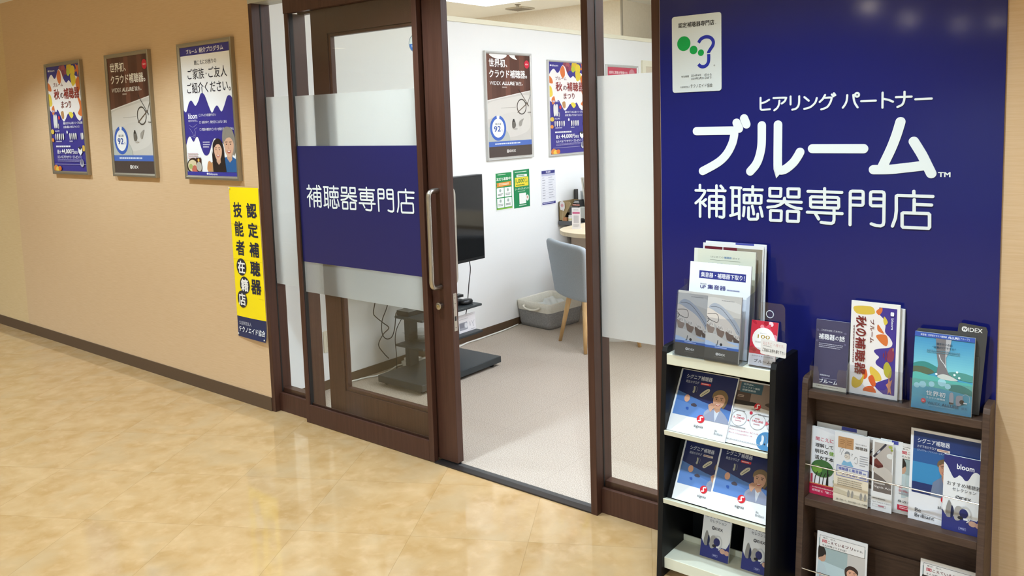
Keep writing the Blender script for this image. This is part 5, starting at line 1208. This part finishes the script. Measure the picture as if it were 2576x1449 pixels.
# cables
MAT_CORD = mat('black_cord', '1c1b1a', .5); MAT_WCORD = mat('white_cord', 'e9e7e0', .45)
def cable(name, label, pts, r, m, cat='cable'):
    b = MB(); b.tube(pts, r, m, 7, smooth=6); return tag(b.build(name, smooth=True), label, cat)
cable('cable', 'black cord zigzagging down the white wall behind the television stand', [(-3.66, .77, .62), (-3.68, .747, .447), (-3.68, .729, .384), (-3.68, .748, .353), (-3.68, .804, .305), (-3.68, .846, .266), (-3.68, .80, .237), (-3.68, .758, .183), (-3.68, .793, .125), (-3.69, .844, .075)], .003, MAT_CORD)
cable('cable', 'black cord looping below the upper stand shelf beside the zigzag cord', [(-3.58, .80, .62), (-3.6, .773, .438), (-3.6, .724, .35), (-3.6, .717, .285), (-3.6, .732, .246), (-3.6, .761, .228), (-3.6, .797, .236), (-3.6, .821, .285), (-3.58, .815, .365), (-3.555, .80, .385), (-3.53, .81, .386)], .003, MAT_CORD)
cable('cable', 'thin dark cord hanging straight from the stand shelf to the floor', [(-3.60, .90, .36), (-3.62, .898, .32), (-3.62, .854, .265), (-3.62, .838, .201), (-3.62, .844, .103), (-3.63, .85, .01)], .0025, MAT_CORD)
cable('cable', 'black television cord hanging in front of the white wall', [(-3.45, 1.343, .615), (-3.46, 1.36, .56), (-3.485, 1.37, .47), (-3.50, 1.375, .395), (-3.5, 1.355, .298), (-3.52, 1.33, .2), (-3.60, 1.25, .02)], .003, MAT_CORD)
cable('cable', 'white power cord lying along the skirting left of the stand', [(-3.712, .45, .006), (-3.712, .53, .006), (-3.702, .588, .006), (-3.689, .658, .006), (-3.66, .719, .006), (-3.665, .81, .006), (-3.700, .917, .008), (-3.687, .955, .012)], .005, MAT_WCORD)
cable('cable', 'long white cord lying along the skirting from stand to basket', [(-3.66, 1.09, .012), (-3.665, 1.25, .006), (-3.672, 1.455, .006), (-3.689, 1.564, .006), (-3.683, 1.656, .006), (-3.685, 1.793, .006), (-3.686, 1.9, .006), (-3.694, 2.007, .006), (-3.708, 2.14, .006)], .005, MAT_WCORD)
b = MB(); b.box(-3.70, -3.655, .955, 1.09, 0, .030, MAT_WCORD)
for i in range(3): b.box(-3.692, -3.664, .97 + i * .04, .99 + i * .04, .03, .048, MAT_WCORD)
tag(b.build('power_strip', bevel=.002), 'white power strip with plugs behind the television stand column', 'power strip')
b = MB(); b.box(-3.724, -3.718, .385, .455, .216, .338, mat('ivory_plate', 'e4dcc6', .4)); b.box(-3.718, -3.7165, .405, .435, .245, .31, mat('ivory_plate_inner', 'd9d0b8', .4))
tag(b.build('wall_socket', bevel=.002), 'ivory wall socket plate low on the white shop wall', 'socket')

# ---- flyers and notice on the partition
def wall_sheet(name, label, y, z, w, h, art, lift=.0):
    b = MB(); b.box(0, w, -.0012, 0, 0, h, ink('ecebe8')); A = Art(b, w, h, 0, 0, -.00125); art(A)
    o = b.build(name, fix=False); o.location = (-3.7235 + lift, y, z); o.rotation_euler = (0, 0, PI / 2); return tag(o, label, 'flyer')
def friends_art(A):
    A.rect(0, 0, 1, 1, 'e9ebe6'); A.rect(.03, .02, .97, .96, '1f8a4c'); A.hair(.15, .05, .85, .075, 1, 'cfe6d4', .8, 2); A.text('友だち募集中！', .07, .135, .95, .215, 'f2f4ee', .016)
    A.poly([(.06, .27), (.94, .25), (.90, .30), (.94, .36), (.06, .38), (.10, .32)], 'd98c30'); A.hair(.2, .285, .8, .345, 2, 'f6e8d0', .6, 3)
    for u in (.07, .52):
        for v in (.40, .67): A.rr(u, v, u + .42, v + .245, 'eef0ec', .02); A.hair(u + .06, v + .15, u + .36, v + .21, 2, '5a6a60', .6, int(u * 10 + v * 10)); A.ell(u + .2, v + .07, .06, 'a4b4aa')
    A.rect(.03, .925, .97, .96, '7fb43c')
def coupon_art(A):
    A.rect(0, 0, 1, 1, '1d8450'); A.hair(.1, .045, .9, .075, 1, 'cfe6d4', .8, 4); A.rr(.2, .125, .85, .19, 'e9eee4', .02); A.hair(.26, .14, .8, .175, 1, '3a7a54', .8, 5)
    A.rr(.09, .20, .93, .44, 'e9d43a', .02); A.text('1,000', .14, .235, .68, .36, '2e7a3c', .02); A.text('円', .70, .23, .80, .29, '2e7a3c', .01); A.text('OFF', .72, .31, .88, .355, '2e7a3c', .01); A.hair(.15, .385, .88, .42, 1, '5a7a30', .8, 6)
    A.text('クーポンプレゼント！', .08, .475, .95, .53, 'eaf2ea', .01); A.hair(.25, .56, .75, .58, 1, 'b4d4be', .8, 7); A.rect(.33, .62, .75, .90, 'eceee8'); A.ell(.84, .76, .09, 'e9e4dc', .12); A.ell(.84, .745, .05, 'c9a090'); A.hair(.3, .93, .8, .955, 1, 'cfe6d4', .9, 8)
def notice_art(A):
    A.rect(0, 0, 1, 1, 'e6e6ea'); A.rect(.05, .03, .95, .115, '34357c'); A.text('料金表', .34, .045, .66, .10, 'eceaf2', .012); A.rect(.05, .115, .95, .18, 'b9b9d0')
    for i in range(9): A.rect(.05, .255 + i * .07, .95, .257 + i * .07, 'b4b4c0'); A.hair(.08, .215 + i * .07, .3, .235 + i * .07, 1, '8a8a98', .8, i + 2); A.hair(.5, .215 + i * .07, .9, .235 + i * .07, 1, '9a9aa8', .8, i + 20)
    A.rect(.05, .90, .95, .965, '34357c'); A.hair(.1, .915, .9, .945, 1, 'c9c9e0', .8, 3)
wall_sheet('flyer', 'green flyer with four white boxes taped to the white wall', 1.949, .854, .19, .275, friends_art)
wall_sheet('flyer', 'green flyer with yellow coupon box taped to the white wall', 2.154, .856, .19, .277, coupon_art)
wall_sheet('notice', 'white notice sheet with indigo heading on the white wall', 2.487, .838, .19, .275, notice_art)

# ---- fabric storage basket
MAT_GREYF = tex_mat('grey_felt', '8f8d8c', 'a09e9c', (1, 1, 1), 90, 3, .95, .1); MAT_CREAMF = tex_mat('cream_canvas', 'ded9ca', 'e6e1d4', (1, 1, 1), 120, 3, .9, .1)
ang = math.atan2(-.036, .297); o = (-3.545, 2.318, 0)
t = thing('storage_basket', 'grey and cream fabric storage basket against the white wall', 'basket', o, (0, 0, ang))
def ring_(hx, hy, z, r=.03, k=4, wob=0.0):
    P = rrect(-hx, hx, -hy, hy, r, k); return [(x, y, z + wob * math.sin(3 * math.atan2(y, x))) for x, y in P]
def loft(b, rings, m, close_bottom=False):
    n = len(rings[0]); vs = [v for R in rings for v in R]
    fs = [(i * n + j, i * n + (j + 1) % n, (i + 1) * n + (j + 1) % n, (i + 1) * n + j) for i in range(len(rings) - 1) for j in range(n)]
    if close_bottom: fs.append(tuple(range(n - 1, -1, -1)))
    b.add(vs, fs, m)
b = MB(); loft(b, [ring_(.146, .168, .002), ring_(.152, .175, .03), ring_(.155, .178, .08), ring_(.160, .184, .127)], MAT_GREYF, True); b.build('body', t, True, fix=False)
b = MB(); loft(b, [ring_(.161, .185, .122), ring_(.163, .187, .15), ring_(.166, .191, .187, .03, 4, .006), ring_(.160, .185, .192, .03, 4, .006), ring_(.154, .179, .185, .03, 4, .006), ring_(.148, .172, .08), ring_(.144, .166, .012)], MAT_CREAMF); 
n_ = len(ring_(.1, .1, 0)); b.f.append(list(range(6 * n_, 7 * n_))); b.mi.append(0); b.build('canvas_cuff', t, True, fix=False)
MAT_ROPE = tex_mat('cotton_rope', 'e2dccd', 'efe9dc', (1, 1, 1), 200, 2, .9, .1)
for s_ in (-1, 1):
    b = MB(); yy = s_ * .192
    b.tube([(-.075, yy * .97, .158), (-.072, yy + s_ * .012, .152), (-.045, yy + s_ * .016, .140), (0, yy + s_ * .017, .136), (.045, yy + s_ * .016, .140), (.072, yy + s_ * .012, .150), (.075, yy * .97, .156)], .0075, MAT_ROPE, 8, smooth=5); b.build('rope_handle', t, True)
    for x in (-.075, .075):
        b = MB(); b.lathe([(.012, 0), (.012, .002), (.008, .003)], (x, yy, .157), 'y', MAT_CREAMF, 12); b.build('eyelet', t)
b = MB(); bm = bmesh.new(); bmesh.ops.create_icosphere(bm, subdivisions=4, radius=1)
for v in bm.verts:
    n = v.co.normalized(); d = 1 + .16 * math.sin(5 * n.x + 3 * n.z) * math.cos(4 * n.y) + .08 * math.sin(11 * n.y + 7 * n.x) + .05 * math.sin(17 * n.z + 13 * n.x)
    v.co = Vector((n.x * .11 * d, n.y * .13 * d, n.z * .075 * d))
me = bpy.data.meshes.new('crumpled_bag'); bm.to_mesh(me); bm.free(); me.materials.append(mat('white_bag_film', 'e4e6e2', .5, spec=.4)); me.polygons.foreach_set('use_smooth', [True] * len(me.polygons))
bg = bpy.data.objects.new('crumpled_bag', me); COL.objects.link(bg); bg.location = (-3.535, 2.335, .105); tag(bg, 'crumpled white bag inside the fabric basket', 'bag')

# ---- chair
o = (-3.201 + .185 * .8758, 1.954 - .185 * .4826, 0); ca = math.atan2(-.4826, .8758)
t = thing('armchair', 'light blue grey upholstered chair with pale wooden legs seen from behind', 'chair', o, (0, 0, ca))
MAT_UPH = tex_mat('blue_grey_fabric', 'a4abb1', 'b0b7bc', (1, 1, 4), 160, 3, .95, .1, bump=.15); MAT_BEECH = tex_mat('beech_wood', 'c9a06c', 'd6b07e', (18, 18, 1.5), 3, 3, .5, .3)
def pad(name, f, nu, nv, th):
    vs = [f(-1 + 2 * i / nu, j / nv) for j in range(nv + 1) for i in range(nu + 1)]
    b = MB(); b.add(vs, [(j * (nu + 1) + i, j * (nu + 1) + i + 1, (j + 1) * (nu + 1) + i + 1, (j + 1) * (nu + 1) + i) for j in range(nv) for i in range(nu)], MAT_UPH)
    ob = b.build(name, t, True, fix=False); s = ob.modifiers.new('thick', 'SOLIDIFY'); s.thickness = th; s.offset = 0
    u = ob.modifiers.new('round', 'SUBSURF'); u.levels = 2; u.render_levels = 2; return ob
def backf(u, v):
    w_ = .228 + .052 * v ** 1.3
    zz = .338 + .369 * v
    c = abs(u) ** 6                                         # rounded upper corners
    if v > .8: w_ -= .012 * ((v - .8) / .2) ** 2
    return (u * w_, -.03 - .04 * v + .04 * (u * u) , zz - (.012 * c if v > .8 else 0) - .014 * (u + 1) * 0)
pad('backrest', backf, 12, 10, .042)
def seatf(u, v):
    return (u * (.15 + .06 * math.sin(PI * min(v + .1, 1) * .55)), .03 + .39 * v, .402 + .012 * math.cos(u * 1.4) - .006 * v)
pad('seat', seatf, 10, 10, .07)
for lx, ly, tx, ty in ((-.184, 0, -.095, .05), (.184, 0, .095, .05), (.208, .387, .12, .32), (-.190, .387, -.12, .32)):
    b = MB(); b.tube([(tx, ty, .38), ((tx + lx) / 2, (ty + ly) / 2, .19), (lx, ly, 0)], .015, MAT_BEECH, 14, radii=[.019, .0155, .0115]); b.build('leg', t, True)
b = MB(); b.box(-.11, .11, .04, .33, .345, .372, MAT_BLACKP); b.build('seat_base', t)

# ---- round-cornered table and what stands on it
o = (-2.624, 2.30, 0); t = thing('table', 'pale wood table with rounded corners behind the chair', 'table', o)
MAT_TABLE = tex_mat('pale_maple_top', 'e0cca8', 'e8d6b6', (2, 20, 2), 4, 3, .4, .3)
b = MB(); b.prism([(x, y) for x, y in rrect(-.65, .65, -.40, .37, .27, 10)], 'z', .722, .75, MAT_TABLE); b.build('tabletop', t, bevel=.002)
for x in (-.35, .45):
    b = MB(); b.tube([(x, 0, .02), (x, 0, .722)], .03, mat('white_table_leg', 'd9d7d2', .4), 16); b.lathe([(.2, 0), (.2, .012), (.05, .022)], (x, 0, 0), 'z', mat('white_table_leg'), 28); b.build('leg', t)
b = MB(); b.box(0, .060, -.002, .0, 0, .145, ink('eceaec')); b.box(0, .06, 0, .03, 0, .003, ink('eceaec')); A = Art(b, .06, .145, 0, 0, -.0021)
A.hair(.2, .08, .8, .14, 2, '9a98a0', .5, 2); A.rect(.08, .2, .92, .29, 'd06a92'); A.rect(.2, .36, .8, .72, 'c9c7cc'); A.hair(.15, .78, .85, .92, 4, 'a8a6ac', .5, 3)
c_ = b.build('table_sign', fix=False); c_.location = (-3.164, 2.075, .7502); c_.rotation_euler = (0, 0, .35); tag(c_, 'small upright white sign with pink stripe on the pale table', 'sign')
# ---- counter behind with desk tidy things
YD = 2.70; FD = (YD + 2.521) / 5.241
def X(x): return x * FD
def Z(z): return 1.5 + (z - 1.5) * FD
o = (-3.05, 2.95, 0); t = thing('counter', 'grey topped counter against the white wall behind the table', 'counter', o)
b = MB(); b.box(-3.715, -2.35, YD - .01, 3.25, Z(.672), Z(.704), mat('slate_worktop', '5c5c5e', .4)); at0(b, o); b.build('worktop', t, bevel=.002)
b = MB(); b.box(-3.66, -2.4, YD + .08, 3.2, 0.0, Z(.672), mat('taupe_panel', 'a99683', .6)); at0(b, o); b.build('base_panel', t)
ZT = Z(.704)
def item(name, label, cat, b, loc=None, rot=None, bevel=0, fix=True):
    ob = b.build(name, bevel=bevel, fix=fix)
    if loc: ob.location = loc
    if rot: ob.rotation_euler = rot
    return tag(ob, label, cat)
MAT_KRAFT = mat('kraft_board', 'b29c74', .8, spec=.1)
b = MB(); b.prism([(0, 0), (.032, 0), (.113, .132), (.10, .148), (0, .148)], 'y', 0, .004, MAT_KRAFT); b.prism([(0, 0), (.032, 0), (.113, .132), (.10, .148), (0, .148)], 'y', .20, .204, MAT_KRAFT); b.box(0, .004, 0, .204, 0, .148, MAT_KRAFT); b.box(0, .032, 0, .204, 0, .004, MAT_KRAFT)
item('magazine_file', 'kraft cardboard magazine file against the wall on the counter', 'file box', b, (X(-3.735) + .006, YD, ZT + .0004))
b = MB(); b.box(0, .10, 0, .006, 0, .215, ink('e4e8ea')); A = Art(b, .10, .215, 0, 0, -.0001); A.rect(.06, .04, .94, .5, 'cfd9de')
for i in range(4): A.rect(.1, .08 + i * .1, .9, .084 + i * .1, 'a4b4c0')
for i in range(4): A.rect(.15 + i * .2, .06, .16 + i * .2, .46, 'a4b4c0')
item('chart_card', 'pale blue chart card behind the kraft magazine file', 'card', b, (X(-3.67), YD + .215, ZT + .0004))
b = MB(); b.box(0, .012, 0, .04, 0, .225, MAT_DGREY); item('folder', 'dark narrow folder standing at the wall beside the chart card', 'folder', b, (X(-3.735) + .006, YD + .212, ZT + .0004))
b = MB(); b.tube([(0, 0, 0), (.004, 0, .09)], .0015, mat('stick_wood', 'c9b68c', .6), 6); b.prism([(-.018, .085), (.012, .078), (.022, .10), (.020, .14), (.0, .157), (-.022, .145), (-.026, .115)], 'y', -.001, .001, ink('eeeae8'))
A = Art(b, .05, .08, -.026, .08, -.0012); A.ell(.5, .5, .28, 'e6b8bc'); A.hair(.3, .42, .7, .6, 3, 'd98a94', .5, 2)
item('picture_card', 'white tulip shaped card on a thin stick before the kraft file', 'card', b, (X(-3.69), YD - .008, ZT + .0004), fix=False)
t = thing('desk_organizer', 'small grey desk organizer with two drawers on the counter', 'organizer', (X(-3.65), YD + .03, ZT + .0004))
b = MB(); b.box(0, .075, 0, .16, 0, .11, mat('grey_organizer', '7d7d7e', .5)); b.build('body', t, bevel=.001)
for z in (.008, .056):
    b = MB(); b.box(.004, .071, -.0025, -.0002, z, z + .044, mat('drawer_front', '66666a', .5)); d = b.build('drawer', t, bevel=.0005)
    b = MB(); b.lathe([(.004, 0), (.004, -.004), (.003, -.005)], (.0375, -.0025, z + .022), 'y', MAT_BLACKP, 10); b.build('knob', d, True)
b = MB(); b.prism([(0, 0), (.074, 0), (.070, .03), (.055, .05), (.024, .048), (.004, .012)], 'y', 0, .1, MAT_BLACKP)
A = Art(b, .074, .05, 0, 0, -.0003); A.rect(.3, .12, .85, .24, 'dcdcdc'); A.rect(.2, .34, .9, .46, 'd9d9d9'); A.rect(.05, .62, .95, .86, 'd08a7c'); A.rect(.1, .66, .5, .76, 'e4c0b4')
item('pamphlet_tray', 'black tray of white and pink pamphlets on the drawer unit', 'tray', b, (X(-3.632), YD + .04, ZT + .1106), fix=False)
b = MB(); b.lathe([(.012, 0), (.015, .003), (.015, .032), (.012, .036), (.013, .038), (.013, .046)], (0, 0, 0), 'z', mat('white_jar', 'e0ded8', .3), 18); b.lathe([(.0155, .008), (.0155, .022)], (0, 0, 0), 'z', ink('d9cf9a'), 18)
item('jar', 'little white jar with pale label on the counter edge', 'jar', b, (X(-3.628), YD + .005, ZT + .0004), fix=True)
b = MB(); b.box(0, .036, 0, .03, 0, .026, mat('wood_block', 'c2875c', .6)); item('wooden_block', 'small orange wooden block on the counter edge', 'block', b, (X(-3.692), YD - .004, ZT + .0004), bevel=.001)
b = MB(); b.box(0, .035, 0, .05, 0, .06, MAT_BLACKP); item('pen_cup', 'black square pen cup behind the wooden block', 'cup', b, (X(-3.69), YD + .04, ZT + .0004))
for k, dx in enumerate((0, .018)):
    b = MB(); b.prism([(0, 0), (.012, 0), (-.034, .33), (-.046, .33)], 'y', 0, .22, mat('off_white_board', 'dcd9cc', .5))
    item('board', ('off white board leaning on the counter, nearer the wall', 'off white board leaning on the counter beside the catalogue rack')[k], 'board', b, (X(-3.54) + dx, YD + .10, ZT + .0004), group=None) if False else item('board', ('off white board leaning on the counter, nearer the wall', 'off white board leaning on the counter beside the catalogue rack')[k], 'board', b, (X(-3.54) + dx, YD + .10, ZT + .0004))
b = MB(); b.box(0, .13, 0, .01, 0, .28, ink('e2e6ee')); A = Art(b, .13, .28, 0, 0, -.0001)
for i in range(2): A.rect(.06, .06 + i * .3, .94, .32 + i * .3, '44529a'); A.hair(.15, .1 + i * .3, .85, .26 + i * .3, 4, 'b9c2e4', .5, i + 2)
A.rect(.06, .66, .94, .96, '8088a8')
item('catalog_stand', 'standing sheet with blue picture panels beside the leaning boards', 'display', b, (X(-3.525), YD + .058, ZT + .003), (-.12, .06, 0), fix=False)
b = MB(); b.box(0, .18, 0, .045, 0, .112, mat('pale_grey_case', 'b9bbb4', .5)); item('storage_case', 'pale grey case on the counter below the blue sheet', 'box', b, (X(-3.542), YD + .005, ZT + .0004), bevel=.004)
b = MB(); b.lathe([(.02, 0), (.03, .006), (.03, .018), (.018, .028)], (0, 0, 0), 'z', MAT_BLACKP, 16); item('desk_phone_puck', 'round black gadget at the counter edge beside the door post', 'device', b, (X(-3.513), YD + .02, ZT + .0004))
b = MB(); b.box(0, .06, 0, .10, 0, .045, mat('white_tap', 'e6e4de', .4)); item('cable_box', 'small white cable box on the carpet beside the basket', 'box', b, (-3.455, 2.60, .0002), bevel=.004)
